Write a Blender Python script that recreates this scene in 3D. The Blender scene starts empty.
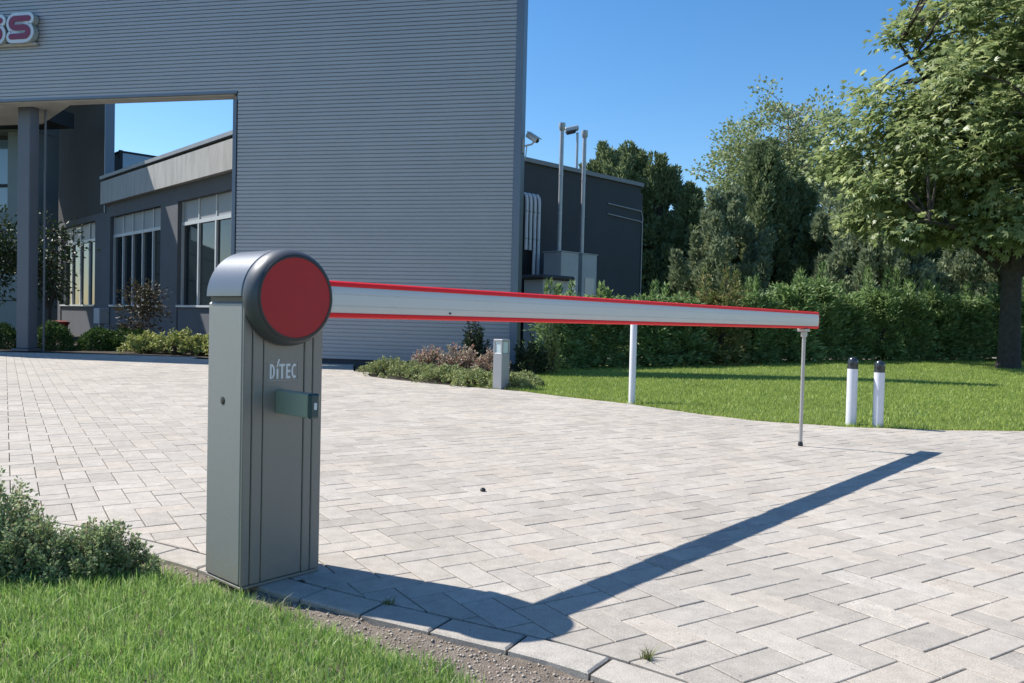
import bpy, math, random
import numpy as np
from mathutils import Vector, Matrix

rng = np.random.default_rng(7)
random.seed(7)
scene = bpy.context.scene
COL = scene.collection
R = math.radians

# ------------------------------------------------------------------ materials
def new_mat(name):
    m = bpy.data.materials.new(name); m.use_nodes = True
    nt = m.node_tree
    return m, nt, nt.nodes['Principled BSDF']

def N(nt, kind, **kw):
    n = nt.nodes.new(kind)
    for k, v in kw.items():
        if k in n.inputs: n.inputs[k].default_value = v
        else: setattr(n, k, v)
    return n

def ramp(nt, stops):
    n = nt.nodes.new('ShaderNodeValToRGB')
    cr = n.color_ramp
    while len(cr.elements) > 1: cr.elements.remove(cr.elements[-1])
    cr.elements[0].position = stops[0][0]; cr.elements[0].color = (*stops[0][1], 1)
    for p, c in stops[1:]:
        e = cr.elements.new(p); e.color = (*c, 1)
    return n

def coords(nt, scale=1.0):
    tc = nt.nodes.new('ShaderNodeTexCoord')
    return tc.outputs['Object']

def simple(name, col, rough=0.5, metal=0.0, var=0.12, scale=6.0, bump=0.0, bscale=80.0, coat=0.0, spec=0.5):
    """a plain surface with slight uneven tone and optional fine grain"""
    m, nt, b = new_mat(name)
    co = coords(nt)
    nz = N(nt, 'ShaderNodeTexNoise', Scale=scale, Detail=6.0, Roughness=0.6)
    nt.links.new(co, nz.inputs['Vector'])
    lo = tuple(c * (1 - var) for c in col); hi = tuple(min(1, c * (1 + var)) for c in col)
    rp = ramp(nt, [(0.3, lo), (0.7, hi)])
    nt.links.new(nz.outputs['Fac'], rp.inputs['Fac'])
    nt.links.new(rp.outputs['Color'], b.inputs['Base Color'])
    b.inputs['Roughness'].default_value = rough
    b.inputs['Metallic'].default_value = metal
    b.inputs['Specular IOR Level'].default_value = spec
    b.inputs['Coat Weight'].default_value = coat
    if rough > 0.15:
        mr = N(nt, 'ShaderNodeMapRange'); mr.inputs[3].default_value = max(0, rough - 0.08); mr.inputs[4].default_value = min(1, rough + 0.08)
        nt.links.new(nz.outputs['Fac'], mr.inputs[0]); nt.links.new(mr.outputs[0], b.inputs['Roughness'])
    if bump > 0:
        n2 = N(nt, 'ShaderNodeTexNoise', Scale=bscale, Detail=4.0)
        nt.links.new(co, n2.inputs['Vector'])
        bp = N(nt, 'ShaderNodeBump', Strength=bump, Distance=0.002)
        nt.links.new(n2.outputs['Fac'], bp.inputs['Height'])
        nt.links.new(bp.outputs['Normal'], b.inputs['Normal'])
    return m

def leaf_mat(name, cols, trans=0.3, rough=0.5, spec=0.35, gain=1.55):
    """foliage: each leaf takes its own tone out of COLS"""
    m, nt, b = new_mat(name)
    g = nt.nodes.new('ShaderNodeNewGeometry')
    cols = [tuple(min(0.6, c * gain) for c in q) for q in cols]; k = len(cols)
    rp = ramp(nt, [(i / max(1, k - 1), c) for i, c in enumerate(cols)])
    nt.links.new(g.outputs['Random Per Island'], rp.inputs['Fac'])
    co = coords(nt)
    nz = N(nt, 'ShaderNodeTexNoise', Scale=1.3, Detail=3.0); nt.links.new(co, nz.inputs['Vector'])
    hs = N(nt, 'ShaderNodeHueSaturation'); mr = N(nt, 'ShaderNodeMapRange'); mr.inputs[3].default_value = 0.75; mr.inputs[4].default_value = 1.25
    nt.links.new(nz.outputs['Fac'], mr.inputs[0]); nt.links.new(mr.outputs[0], hs.inputs['Value'])
    nt.links.new(rp.outputs['Color'], hs.inputs['Color'])
    nt.links.new(hs.outputs['Color'], b.inputs['Base Color'])
    b.inputs['Roughness'].default_value = rough
    b.inputs['Specular IOR Level'].default_value = spec
    tr = nt.nodes.new('ShaderNodeBsdfTranslucent')
    h2 = N(nt, 'ShaderNodeHueSaturation', Hue=0.495, Saturation=1.0, Value=1.15)
    nt.links.new(hs.outputs['Color'], h2.inputs['Color']); nt.links.new(h2.outputs['Color'], tr.inputs['Color'])
    mx = N(nt, 'ShaderNodeMixShader', Fac=trans)
    nt.links.new(b.outputs[0], mx.inputs[1]); nt.links.new(tr.outputs[0], mx.inputs[2])
    nt.links.new(mx.outputs[0], nt.nodes['Material Output'].inputs['Surface'])
    return m

def paver_mat(name):
    m, nt, b = new_mat(name)
    g = nt.nodes.new('ShaderNodeNewGeometry')
    rp = ramp(nt, [(0.0, (0.385, 0.348, 0.300)), (0.3, (0.437, 0.396, 0.342)), (0.55, (0.462, 0.418, 0.362)), (0.75, (0.462, 0.406, 0.342)), (0.9, (0.49, 0.447, 0.390)), (1.0, (0.412, 0.378, 0.334))])
    nt.links.new(g.outputs['Random Per Island'], rp.inputs['Fac'])
    co = coords(nt)
    big = N(nt, 'ShaderNodeTexNoise', Scale=0.9, Detail=5.0, Roughness=0.65); nt.links.new(co, big.inputs['Vector'])
    fine = N(nt, 'ShaderNodeTexNoise', Scale=260.0, Detail=3.0); nt.links.new(co, fine.inputs['Vector'])
    mid = N(nt, 'ShaderNodeTexNoise', Scale=16.0, Detail=6.0, Roughness=0.7); nt.links.new(co, mid.inputs['Vector'])
    def mul(a, src, lo, hi, f0=0.3, f1=0.7):
        mr = N(nt, 'ShaderNodeMapRange'); mr.inputs[1].default_value = f0; mr.inputs[2].default_value = f1
        mr.inputs[3].default_value = lo; mr.inputs[4].default_value = hi
        nt.links.new(src, mr.inputs[0])
        mx = N(nt, 'ShaderNodeMix', data_type='RGBA', blend_type='MULTIPLY'); mx.inputs['Factor'].default_value = 1
        nt.links.new(a, mx.inputs[6]); nt.links.new(mr.outputs[0], mx.inputs[7])
        return mx.outputs[2]
    c = mul(rp.outputs['Color'], big.outputs['Fac'], 0.90, 1.06)
    c = mul(c, mid.outputs['Fac'], 0.80, 1.08)
    c = mul(c, fine.outputs['Fac'], 0.68, 1.22)
    # moss and dirt specks
    vz = N(nt, 'ShaderNodeTexNoise', Scale=45.0, Detail=2.0); nt.links.new(co, vz.inputs['Vector'])
    sp = N(nt, 'ShaderNodeMapRange'); sp.inputs[1].default_value = 0.70; sp.inputs[2].default_value = 0.76
    nt.links.new(vz.outputs['Fac'], sp.inputs[0])
    mx = N(nt, 'ShaderNodeMix', data_type='RGBA'); mx.inputs[7].default_value = (0.2, 0.18, 0.16, 1)
    nt.links.new(sp.outputs[0], mx.inputs['Factor']); nt.links.new(c, mx.inputs[6])
    nt.links.new(mx.outputs[2], b.inputs['Base Color'])
    b.inputs['Roughness'].default_value = 0.85
    b.inputs['Specular IOR Level'].default_value = 0.3
    bp = N(nt, 'ShaderNodeBump', Strength=0.45, Distance=0.002)
    nt.links.new(fine.outputs['Fac'], bp.inputs['Height']); nt.links.new(bp.outputs['Normal'], b.inputs['Normal'])
    return m

def ground_mat(name, stops, scale, scale2=60.0, bump=0.6, rough=0.95, dist=0.01):
    m, nt, b = new_mat(name)
    co = coords(nt)
    nz = N(nt, 'ShaderNodeTexNoise', Scale=scale, Detail=8.0, Roughness=0.65); nt.links.new(co, nz.inputs['Vector'])
    n2 = N(nt, 'ShaderNodeTexNoise', Scale=scale2, Detail=5.0, Roughness=0.7); nt.links.new(co, n2.inputs['Vector'])
    mx = N(nt, 'ShaderNodeMix', data_type='FLOAT'); mx.inputs['Factor'].default_value = 0.5
    nt.links.new(nz.outputs['Fac'], mx.inputs[2]); nt.links.new(n2.outputs['Fac'], mx.inputs[3])
    rp = ramp(nt, stops); nt.links.new(mx.outputs[0], rp.inputs['Fac'])
    nt.links.new(rp.outputs['Color'], b.inputs['Base Color'])
    b.inputs['Roughness'].default_value = rough; b.inputs['Specular IOR Level'].default_value = 0.2
    bp = N(nt, 'ShaderNodeBump', Strength=bump, Distance=dist)
    nt.links.new(n2.outputs['Fac'], bp.inputs['Height']); nt.links.new(bp.outputs['Normal'], b.inputs['Normal'])
    return m

def glass_mat(name, tint=(0.02, 0.025, 0.03), rough=0.03, spec=0.9):
    m, nt, b = new_mat(name)
    b.inputs['Base Color'].default_value = (*tint, 1)
    b.inputs['Roughness'].default_value = rough
    b.inputs['Specular IOR Level'].default_value = spec
    b.inputs['IOR'].default_value = 1.6
    co = coords(nt)
    nz = N(nt, 'ShaderNodeTexNoise', Scale=0.8, Detail=1.0); nt.links.new(co, nz.inputs['Vector'])
    bp = N(nt, 'ShaderNodeBump', Strength=0.04, Distance=0.05)
    nt.links.new(nz.outputs['Fac'], bp.inputs['Height']); nt.links.new(bp.outputs['Normal'], b.inputs['Normal'])
    return m

def brushed(name, col, rough=0.35, metal=0.9, axis=0):
    m, nt, b = new_mat(name)
    co = coords(nt)
    mp = N(nt, 'ShaderNodeMapping'); sc = [120.0, 120.0, 120.0]; sc[axis] = 1.5
    mp.inputs['Scale'].default_value = sc
    nt.links.new(co, mp.inputs['Vector'])
    nz = N(nt, 'ShaderNodeTexNoise', Scale=1.0, Detail=4.0); nt.links.new(mp.outputs[0], nz.inputs['Vector'])
    rp = ramp(nt, [(0.3, tuple(c * 0.9 for c in col)), (0.7, tuple(min(1, c * 1.08) for c in col))])
    nt.links.new(nz.outputs['Fac'], rp.inputs['Fac']); nt.links.new(rp.outputs['Color'], b.inputs['Base Color'])
    mr = N(nt, 'ShaderNodeMapRange'); mr.inputs[3].default_value = rough - 0.07; mr.inputs[4].default_value = rough + 0.1
    nt.links.new(nz.outputs['Fac'], mr.inputs[0]); nt.links.new(mr.outputs[0], b.inputs['Roughness'])
    b.inputs['Metallic'].default_value = metal
    return m

M = {}
M['paver'] = paver_mat('concrete paver')
M['joint'] = ground_mat('joint sand', [(0.35, (0.045, 0.040, 0.034)), (0.6, (0.10, 0.088, 0.072)), (0.75, (0.16, 0.14, 0.115))], 2.2, 160)
M['soil'] = ground_mat('dry soil', [(0.28, (0.14, 0.11, 0.085)), (0.5, (0.34, 0.28, 0.225)), (0.72, (0.54, 0.47, 0.40))], 22, 190, 1.0, dist=0.02)
M['mulch'] = ground_mat('dark mulch', [(0.3, (0.03, 0.024, 0.02)), (0.7, (0.085, 0.07, 0.055))], 4, 60)
M['turf'] = ground_mat('turf soil', [(0.3, (0.075, 0.11, 0.028)), (0.7, (0.13, 0.175, 0.05))], 1.2, 60)
M['meadow'] = ground_mat('rough grass', [(0.3, (0.05, 0.075, 0.025)), (0.7, (0.10, 0.12, 0.045))], 0.4, 12)
M['path'] = ground_mat('pale gravel', [(0.3, (0.17, 0.155, 0.13)), (0.7, (0.34, 0.32, 0.29))], 2, 60)
M['stone'] = ground_mat('pebbles', [(0.3, (0.20, 0.16, 0.125)), (0.7, (0.60, 0.53, 0.45))], 40, 90, 0.3)
M['blade'] = leaf_mat('grass blade', [(0.048, 0.092, 0.018), (0.088, 0.150, 0.032), (0.138, 0.205, 0.052), (0.068, 0.122, 0.024), (0.21, 0.235, 0.11), (0.11, 0.17, 0.045), (0.035, 0.065, 0.018)], 0.38, 0.4, gain=2.5)
M['weed'] = leaf_mat('dry weed blade', [(0.10, 0.12, 0.04), (0.17, 0.17, 0.08), (0.08, 0.11, 0.03)], 0.3, 0.5)
M['lawnblade'] = leaf_mat('lawn blade', [(0.085, 0.125, 0.022), (0.125, 0.165, 0.032), (0.175, 0.205, 0.05), (0.105, 0.145, 0.027)], 0.35, 0.5, gain=2.3)
M['shrubleaf'] = leaf_mat('low shrub leaf', [(0.075, 0.105, 0.045), (0.12, 0.155, 0.07), (0.19, 0.225, 0.115), (0.10, 0.13, 0.06), (0.19, 0.15, 0.10)], 0.3, 0.5, gain=2.3)
M['coverleaf'] = leaf_mat('ground cover leaf', [(0.075, 0.095, 0.03), (0.125, 0.145, 0.055), (0.17, 0.185, 0.085), (0.10, 0.12, 0.045)], 0.25, 0.5, gain=2.4)
M['redleaf'] = leaf_mat('russet leaf', [(0.16, 0.075, 0.05), (0.26, 0.15, 0.12), (0.13, 0.10, 0.06), (0.38, 0.28, 0.23), (0.10, 0.11, 0.05)], 0.3, 0.55, gain=2.0)
M['yellowleaf'] = leaf_mat('yellow edged leaf', [(0.10, 0.14, 0.03), (0.24, 0.26, 0.07), (0.32, 0.32, 0.13), (0.07, 0.11, 0.02)], 0.3, 0.4)
M['darkrusset'] = leaf_mat('dark russet leaf', [(0.05, 0.035, 0.02), (0.07, 0.055, 0.03), (0.04, 0.05, 0.02)], 0.2, 0.55, gain=1.2)
M['darkleaf'] = leaf_mat('dark leaf', [(0.02, 0.04, 0.015), (0.035, 0.06, 0.02), (0.05, 0.075, 0.03)], 0.2, 0.5, gain=1.0)
M['boxleaf'] = leaf_mat('clipped bush leaf', [(0.03, 0.06, 0.015), (0.05, 0.09, 0.02), (0.06, 0.10, 0.03)], 0.2, 0.5)
M['mapleleaf'] = leaf_mat('broad leaf', [(0.045, 0.066, 0.024), (0.075, 0.100, 0.038), (0.125, 0.150, 0.065), (0.06, 0.085, 0.030), (0.19, 0.21, 0.105), (0.09, 0.115, 0.04)], 0.45, 0.40, 0.45, gain=2.6)
M['hedgeleaf'] = leaf_mat('hedge spray', [(0.026, 0.048, 0.017), (0.052, 0.082, 0.028), (0.085, 0.118, 0.045), (0.036, 0.058, 0.022), (0.10, 0.135, 0.06)], 0.4, 0.45, gain=3.4)
M['hedgebrown'] = leaf_mat('dry hedge spray', [(0.08, 0.10, 0.03), (0.17, 0.135, 0.06), (0.06, 0.09, 0.025), (0.09, 0.12, 0.045)], 0.3, 0.55, gain=1.9)
M['cypress'] = leaf_mat('cypress spray', [(0.034, 0.046, 0.021), (0.056, 0.071, 0.034), (0.084, 0.100, 0.052), (0.040, 0.054, 0.023)], 0.25, 0.6, spec=0.1, gain=3.5)
M['bluefir'] = leaf_mat('grey green spray', [(0.046, 0.060, 0.034), (0.074, 0.090, 0.053), (0.105, 0.120, 0.074), (0.055, 0.068, 0.034)], 0.25, 0.6, spec=0.1, gain=3.3)
M['poplar'] = leaf_mat('poplar leaf', [(0.12, 0.16, 0.06), (0.17, 0.205, 0.09), (0.22, 0.25, 0.13), (0.10, 0.14, 0.05)], 0.35, 0.5)
M['bark'] = simple('bark', (0.05, 0.042, 0.036), 0.9, 0, 0.35, 14, 1.0, 60)
M['twig'] = simple('twig', (0.12, 0.09, 0.065), 0.9, 0, 0.25, 20)
M['palebark'] = simple('pale bark', (0.28, 0.25, 0.2), 0.9, 0, 0.25, 10)
M['cabinet'] = simple('speckled grey paint', (0.285, 0.288, 0.278), 0.42, 0.2, 0.16, 420, 0.25, 600)
M['cabdark'] = simple('charcoal paint', (0.085, 0.088, 0.090), 0.38, 0.3, 0.08, 300, 0.2, 500)
M['panel'] = simple('grey door paint', (0.225, 0.210, 0.192), 0.36, 0.12, 0.07, 300, 0.15, 500)
def dusty(m, top, amount):
    """splashed soil dust at the foot of a painted part"""
    nt = m.node_tree; b = nt.nodes['Principled BSDF']; src = b.inputs['Base Color'].links[0].from_socket
    co = coords(nt); sx = N(nt, 'ShaderNodeSeparateXYZ'); nt.links.new(co, sx.inputs[0])
    nz = N(nt, 'ShaderNodeTexNoise', Scale=34.0, Detail=8.0, Roughness=0.7); nt.links.new(co, nz.inputs['Vector'])
    hgt = N(nt, 'ShaderNodeMapRange'); hgt.inputs[1].default_value = 0.0; hgt.inputs[2].default_value = top; hgt.inputs[3].default_value = 0.30; hgt.inputs[4].default_value = -0.22
    nt.links.new(sx.outputs['Z'], hgt.inputs[0])
    ad = N(nt, 'ShaderNodeMath', operation='ADD'); nt.links.new(nz.outputs['Fac'], ad.inputs[0]); nt.links.new(hgt.outputs[0], ad.inputs[1])
    mr = N(nt, 'ShaderNodeMapRange'); mr.inputs[1].default_value = 0.55; mr.inputs[2].default_value = 0.80; mr.inputs[4].default_value = amount
    nt.links.new(ad.outputs[0], mr.inputs[0])
    mx = N(nt, 'ShaderNodeMix', data_type='RGBA'); mx.inputs[7].default_value = (0.30, 0.25, 0.20, 1)
    nt.links.new(mr.outputs[0], mx.inputs['Factor']); nt.links.new(src, mx.inputs[6]); nt.links.new(mx.outputs[2], b.inputs['Base Color'])
dusty(M['cabinet'], 0.22, 0.5); dusty(M['panel'], 0.20, 0.45)
M['cover'] = simple('anodised cover', (0.165, 0.175, 0.19), 0.36, 0.5, 0.05, 200)
M['drum'] = simple('dark drum paint', (0.085, 0.092, 0.102), 0.46, 0.4, 0.06, 300)
M['rim'] = simple('black plastic', (0.018, 0.018, 0.02), 0.4, 0, 0.1)
M['disc'] = simple('red disc', (0.42, 0.030, 0.032), 0.55, 0, 0.05, 30, spec=0.25)
M['rubber'] = simple('red rubber', (0.82, 0.018, 0.024), 0.5, 0, 0.05, 20, spec=0.25)
M['alu'] = simple('boom aluminium', (0.56, 0.56, 0.55), 0.45, 0.25, 0.03, 3)
M['leg'] = simple('leg aluminium', (0.42, 0.40, 0.39), 0.4, 0.5, 0.05, 12)
M['white'] = simple('white paint', (0.66, 0.66, 0.68), 0.4, 0, 0.05, 8)
M['bollard'] = simple('bollard paint', (0.66, 0.66, 0.71), 0.42, 0.1, 0.05, 12)
M['lens'] = glass_mat('dark lens', (0.03, 0.036, 0.045), 0.2, 0.5)
M['print'] = simple('pale print', (0.66, 0.67, 0.68), 0.6, 0, 0.03)
M['teal'] = simple('teal cap', (0.018, 0.060, 0.070), 0.25, 0, 0.08)
M['reader'] = simple('reader case', (0.29, 0.345, 0.28), 0.35, 0.2, 0.05, 200)
M['clad'] = simple('grey cladding', (0.345, 0.358, 0.395), 0.42, 0.3, 0.05, 1.3)
M['flash'] = simple('flashing', (0.15, 0.18, 0.225), 0.4, 0.35, 0.05, 3)
M['plinth'] = simple('dark plinth', (0.05, 0.052, 0.06), 0.8, 0, 0.15, 5)
M['soffit'] = simple('soffit', (0.40, 0.38, 0.36), 0.7, 0, 0.1, 3)
M['charcoal'] = simple('charcoal render', (0.058, 0.064, 0.072), 0.85, 0, 0.10, 1.2, 0.3, 60)
M['block'] = simple('brown charcoal render', (0.055, 0.050, 0.050), 0.85, 0, 0.10, 1.2)
M['office'] = simple('slate render', (0.125, 0.13, 0.145), 0.85, 0, 0.10, 2.0, 0.3, 60)
M['gabletrim'] = simple('grey roof trim', (0.20, 0.21, 0.22), 0.5, 0.2, 0.08, 3)
M['trim'] = simple('zinc trim', (0.36, 0.37, 0.38), 0.45, 0.3, 0.06, 3)
M['winframe'] = simple('window frame', (0.58, 0.60, 0.61), 0.45, 0.1, 0.04)
M['transom'] = simple('transom panel', (0.33, 0.345, 0.36), 0.5, 0, 0.06)
M['glass'] = glass_mat('window glass', (0.012, 0.018, 0.022), 0.03, 0.35)
M['skyglass'] = glass_mat('sky-coloured glass', (0.16, 0.25, 0.36), 0.05, 1.0)  # blue base colour stands in for the sky mirrored in the glass
M['steel'] = simple('galvanised steel', (0.45, 0.46, 0.47), 0.42, 0.5, 0.08, 6)
M['column'] = simple('column paint', (0.115, 0.125, 0.15), 0.45, 0.2, 0.06, 4)
M['green'] = simple('green grey panel', (0.20, 0.235, 0.23), 0.6, 0, 0.06, 2)
M['unit'] = simple('vent unit', (0.40, 0.43, 0.45), 0.55, 0.1, 0.06, 3)
M['dark'] = simple('black recess', (0.012, 0.012, 0.014), 0.7, 0, 0.1)
M['signred'] = simple('sign red', (0.20, 0.025, 0.07), 0.4, 0, 0.05)
M['signrim'] = simple('sign rim', (0.56, 0.62, 0.70), 0.4, 0.1, 0.05)
M['signside'] = simple('sign side', (0.30, 0.34, 0.34), 0.5, 0.1, 0.06)
M['cctv'] = simple('camera housing', (0.42, 0.43, 0.44), 0.45, 0.1, 0.05)
M['redpot'] = simple('red plastic', (0.17, 0.02, 0.016), 0.5, 0, 0.1)
M['lampglass'] = simple('frosted lamp glass', (0.50, 0.60, 0.60), 0.25, 0, 0.05)
M['lamppaint'] = simple('lamp post paint', (0.30, 0.305, 0.315), 0.45, 0.1, 0.05)
def lawn_sheet(): pass
# fascia: concrete with vertical rain streaks
def streaky(name, col):
    m, nt, b = new_mat(name)
    co = coords(nt)
    mp = N(nt, 'ShaderNodeMapping'); mp.inputs['Scale'].default_value = (3.0, 3.0, 0.5); nt.links.new(co, mp.inputs['Vector'])
    nz = N(nt, 'ShaderNodeTexNoise', Scale=1.6, Detail=8.0, Roughness=0.7); nt.links.new(mp.outputs[0], nz.inputs['Vector'])
    rp = ramp(nt, [(0.3, tuple(c * 0.72 for c in col)), (0.55, col), (0.75, tuple(c * 1.15 for c in col))])
    nt.links.new(nz.outputs['Fac'], rp.inputs['Fac']); nt.links.new(rp.outputs['Color'], b.inputs['Base Color'])
    b.inputs['Roughness'].default_value = 0.9
    return m
M['fascia'] = streaky('weathered concrete', (0.46, 0.455, 0.44))

# ------------------------------------------------------------------ mesh helpers
class MB:
    """collects vertices and faces for ONE mesh object"""
    def __init__(s): s.v = []; s.f = []
    def add(s, verts, faces):
        o = len(s.v); s.v += [tuple(v) for v in verts]; s.f += [tuple(i + o for i in f) for f in faces]; return s
    def box(s, c, d, ax=None, bev=0.0):
        """box with centre c, full size d; ax: 3x3 rows = local axes"""
        ax = ax or ((1, 0, 0), (0, 1, 0), (0, 0, 1))
        A = [Vector(a) for a in ax]; c = Vector(c)
        h = [x / 2 for x in d]
        if bev <= 0:
            vs = [c + A[0] * (sx * h[0]) + A[1] * (sy * h[1]) + A[2] * (sz * h[2]) for sz in (-1, 1) for sx, sy in ((-1, -1), (1, -1), (1, 1), (-1, 1))]
            return s.add(vs, [(3, 2, 1, 0), (4, 5, 6, 7), (0, 1, 5, 4), (1, 2, 6, 5), (2, 3, 7, 6), (3, 0, 4, 7)])
        b = min(bev, min(h) * 0.9)
        vs, idx = [], {}
        for sx in (-1, 1):
            for sy in (-1, 1):
                for sz in (-1, 1):
                    for k in range(3):
                        p = [h[0] - b, h[1] - b, h[2] - b]; p[k] = h[k]
                        idx[(sx, sy, sz, k)] = len(vs)
                        vs.append(c + A[0] * (sx * p[0]) + A[1] * (sy * p[1]) + A[2] * (sz * p[2]))
        fs = []
        for k in range(3):
            i, j = [q for q in range(3) if q != k]
            for sg in (-1, 1):
                q = []
                for a, bb in ((-1, -1), (1, -1), (1, 1), (-1, 1)):
                    t = [0, 0, 0]; t[k] = sg; t[i] = a; t[j] = bb
                    q.append(idx[(*t, k)])
                fs.append(q)
        for k in range(3):
            i, j = [q for q in range(3) if q != k]
            for a in (-1, 1):
                for bb in (-1, 1):
                    q = []
                    for sg, kk in ((-1, i), (1, i), (1, j), (-1, j)):
                        t = [0, 0, 0]; t[i] = a; t[j] = bb; t[k] = sg
                        q.append(idx[(*t, kk)])
                    fs.append(q)
        for sx in (-1, 1):
            for sy in (-1, 1):
                for sz in (-1, 1):
                    fs.append([idx[(sx, sy, sz, k)] for k in range(3)])
        return s.add(vs, fs)
    def tube(s, pts, rad, n=10, caps=True):
        pts = [Vector(p) for p in pts]
        if not hasattr(rad, '__len__'): rad = [rad] * len(pts)
        rings = []
        up = None
        for i, p in enumerate(pts):
            d = (pts[min(i + 1, len(pts) - 1)] - pts[max(i - 1, 0)]).normalized()
            if up is None:
                up = Vector((0, 0, 1)) if abs(d.z) < 0.9 else Vector((1, 0, 0))
            x = d.cross(up).normalized(); y = x.cross(d).normalized(); up = y
            rings.append([p + x * (math.cos(2 * math.pi * k / n) * rad[i]) + y * (math.sin(2 * math.pi * k / n) * rad[i]) for k in range(n)])
        vs = [v for r in rings for v in r]; fs = []
        for i in range(len(pts) - 1):
            for k in range(n):
                fs.append((i * n + k, i * n + (k + 1) % n, (i + 1) * n + (k + 1) % n, (i + 1) * n + k))
        if caps:
            fs.append(tuple(range(n - 1, -1, -1))); fs.append(tuple((len(pts) - 1) * n + k for k in range(n)))
        return s.add(vs, fs)
    def lathe(s, c, axis, prof, n=40, arc=(0, 2 * math.pi), ref=None, cap0=False, cap1=False):
        """revolve (offset, radius) profile about axis through c"""
        a = Vector(axis).normalized(); c = Vector(c)
        x = Vector(ref) if ref else (Vector((0, 0, 1)) if abs(a.z) < 0.9 else Vector((1, 0, 0)))
        x = (x - a * x.dot(a)).normalized(); y = a.cross(x)
        full = abs(arc[1] - arc[0] - 2 * math.pi) < 1e-6
        m = n if full else n + 1
        vs = []
        for o, r in prof:
            for k in range(m):
                t = arc[0] + (arc[1] - arc[0]) * k / n
                vs.append(c + a * o + x * (math.cos(t) * r) + y * (math.sin(t) * r))
        fs = []
        for i in range(len(prof) - 1):
            for k in range(n if full else n):
                k2 = (k + 1) % m
                fs.append((i * m + k, i * m + k2, (i + 1) * m + k2, (i + 1) * m + k))
        if cap0: fs.append(tuple(range(m - 1, -1, -1)))
        if cap1: fs.append(tuple((len(prof) - 1) * m + k for k in range(m)))
        return s.add(vs, fs)
    def prism(s, poly, z0, z1):
        n = len(poly)
        vs = [(x, y, z0) for x, y in poly] + [(x, y, z1) for x, y in poly]
        fs = [tuple(range(n - 1, -1, -1)), tuple(range(n, 2 * n))] + [(i, (i + 1) % n, n + (i + 1) % n, n + i) for i in range(n)]
        return s.add(vs, fs)
    def build(s, name, mat, parent=None, smooth=False, origin=None, angle=35):
        me = bpy.data.meshes.new(name)
        vs = s.v
        if origin is not None: vs = [(v[0] - origin[0], v[1] - origin[1], v[2] - origin[2]) for v in vs]
        me.from_pydata(vs, [], s.f); me.update()
        import bmesh
        bm = bmesh.new(); bm.from_mesh(me); bmesh.ops.recalc_face_normals(bm, faces=bm.faces); bm.to_mesh(me); bm.free()
        me.materials.append(mat)
        if smooth:
            me.shade_smooth()
            me.set_sharp_from_angle(angle=R(angle))
        o = bpy.data.objects.new(name, me); COL.objects.link(o)
        if origin is not None: o.location = origin
        if parent is not None:
            w = Vector((0, 0, 0)); q = parent
            while q is not None: w += q.location; q = q.parent
            o.parent = parent
            o.location = Vector(o.location) - w
        return o

def np_mesh(name, verts, tris, mat, parent=None, loc=None):
    """triangle mesh out of numpy arrays"""
    me = bpy.data.meshes.new(name)
    nv, nf = len(verts), len(tris)
    me.vertices.add(nv); me.vertices.foreach_set('co', np.ascontiguousarray(verts, dtype=np.float32).ravel())
    me.loops.add(nf * 3); me.loops.foreach_set('vertex_index', np.ascontiguousarray(tris, dtype=np.int32).ravel())
    me.polygons.add(nf); me.polygons.foreach_set('loop_start', np.arange(0, nf * 3, 3, dtype=np.int32))
    me.update(calc_edges=True)
    me.materials.append(mat)
    o = bpy.data.objects.new(name, me); COL.objects.link(o)
    if loc is not None: o.location = loc
    if parent is not None: o.parent = parent
    return o

def unit(a): return a / (np.linalg.norm(a, axis=1, keepdims=True) + 1e-9)

def leaves(P, D, L, W, fold=0.25, wide=0.45, nrm=None):
    """folded diamond leaves: P base points, D directions, L lengths, W widths"""
    n = len(P); D = unit(D)
    L = np.broadcast_to(np.asarray(L, float), (n,))[:, None]; W = np.broadcast_to(np.asarray(W, float), (n,))[:, None]
    rnd = rng.normal(size=(n, 3)) if nrm is None else nrm + 0.45 * rng.normal(size=(n, 3))
    S = unit(np.cross(D, rnd)); U = np.cross(S, D)
    a = P; t = P + D * L
    l = P + D * L * wide + S * W / 2 + U * W * fold; r = P + D * L * wide - S * W / 2 + U * W * fold
    V = np.stack([a, l, t, r], 1).reshape(-1, 3)
    b = np.arange(n)[:, None] * 4
    T = np.concatenate([b + [0, 2, 1], b + [0, 3, 2]], 1).reshape(-1, 3)
    return V, T

def lobed(P, D, L, nrm, lobes=5):
    """maple-like leaves: LOBES narrow points spreading from one base (shared base vertex = one island)"""
    n = len(P); D = unit(D); S = unit(np.cross(D, nrm + 0.4 * rng.normal(size=(n, 3)))); U = np.cross(S, D)
    L = np.broadcast_to(np.asarray(L, float), (n,))[:, None]
    angs = np.linspace(-1.25, 1.25, lobes); lens = [0.62, 0.85, 1.0, 0.85, 0.62]
    vs = [P]
    for k, (a, le) in enumerate(zip(angs, lens)):
        d = D * math.cos(a) + S * math.sin(a) - U * 0.18
        vs.append(P + d * L * le)
        if k < lobes - 1:
            m = (angs[k] + angs[k + 1]) / 2
            vs.append(P + (D * math.cos(m) + S * math.sin(m) + U * 0.05) * L * 0.46)
    V = np.stack(vs, 1); k = V.shape[1]
    b = np.arange(n)[:, None] * k
    T = np.concatenate([b + [0, i, i + 1] for i in range(1, k - 1)], 1).reshape(-1, 3)
    return V.reshape(-1, 3), T

def tagp(o, label, cat, group=None, kind='thing'):
    o['label'] = label
    o['category'] = cat
    o['kind'] = kind
    if group: o['group'] = group
    return o

def thing(name, label, cat, loc=(0, 0, 0), group=None):
    o = bpy.data.objects.new(name, None); COL.objects.link(o); o.location = loc; o.empty_display_size = 0.1
    return tagp(o, label, cat, group)

def struct(o, kind='structure'):
    o['kind'] = kind
    return o

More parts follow.
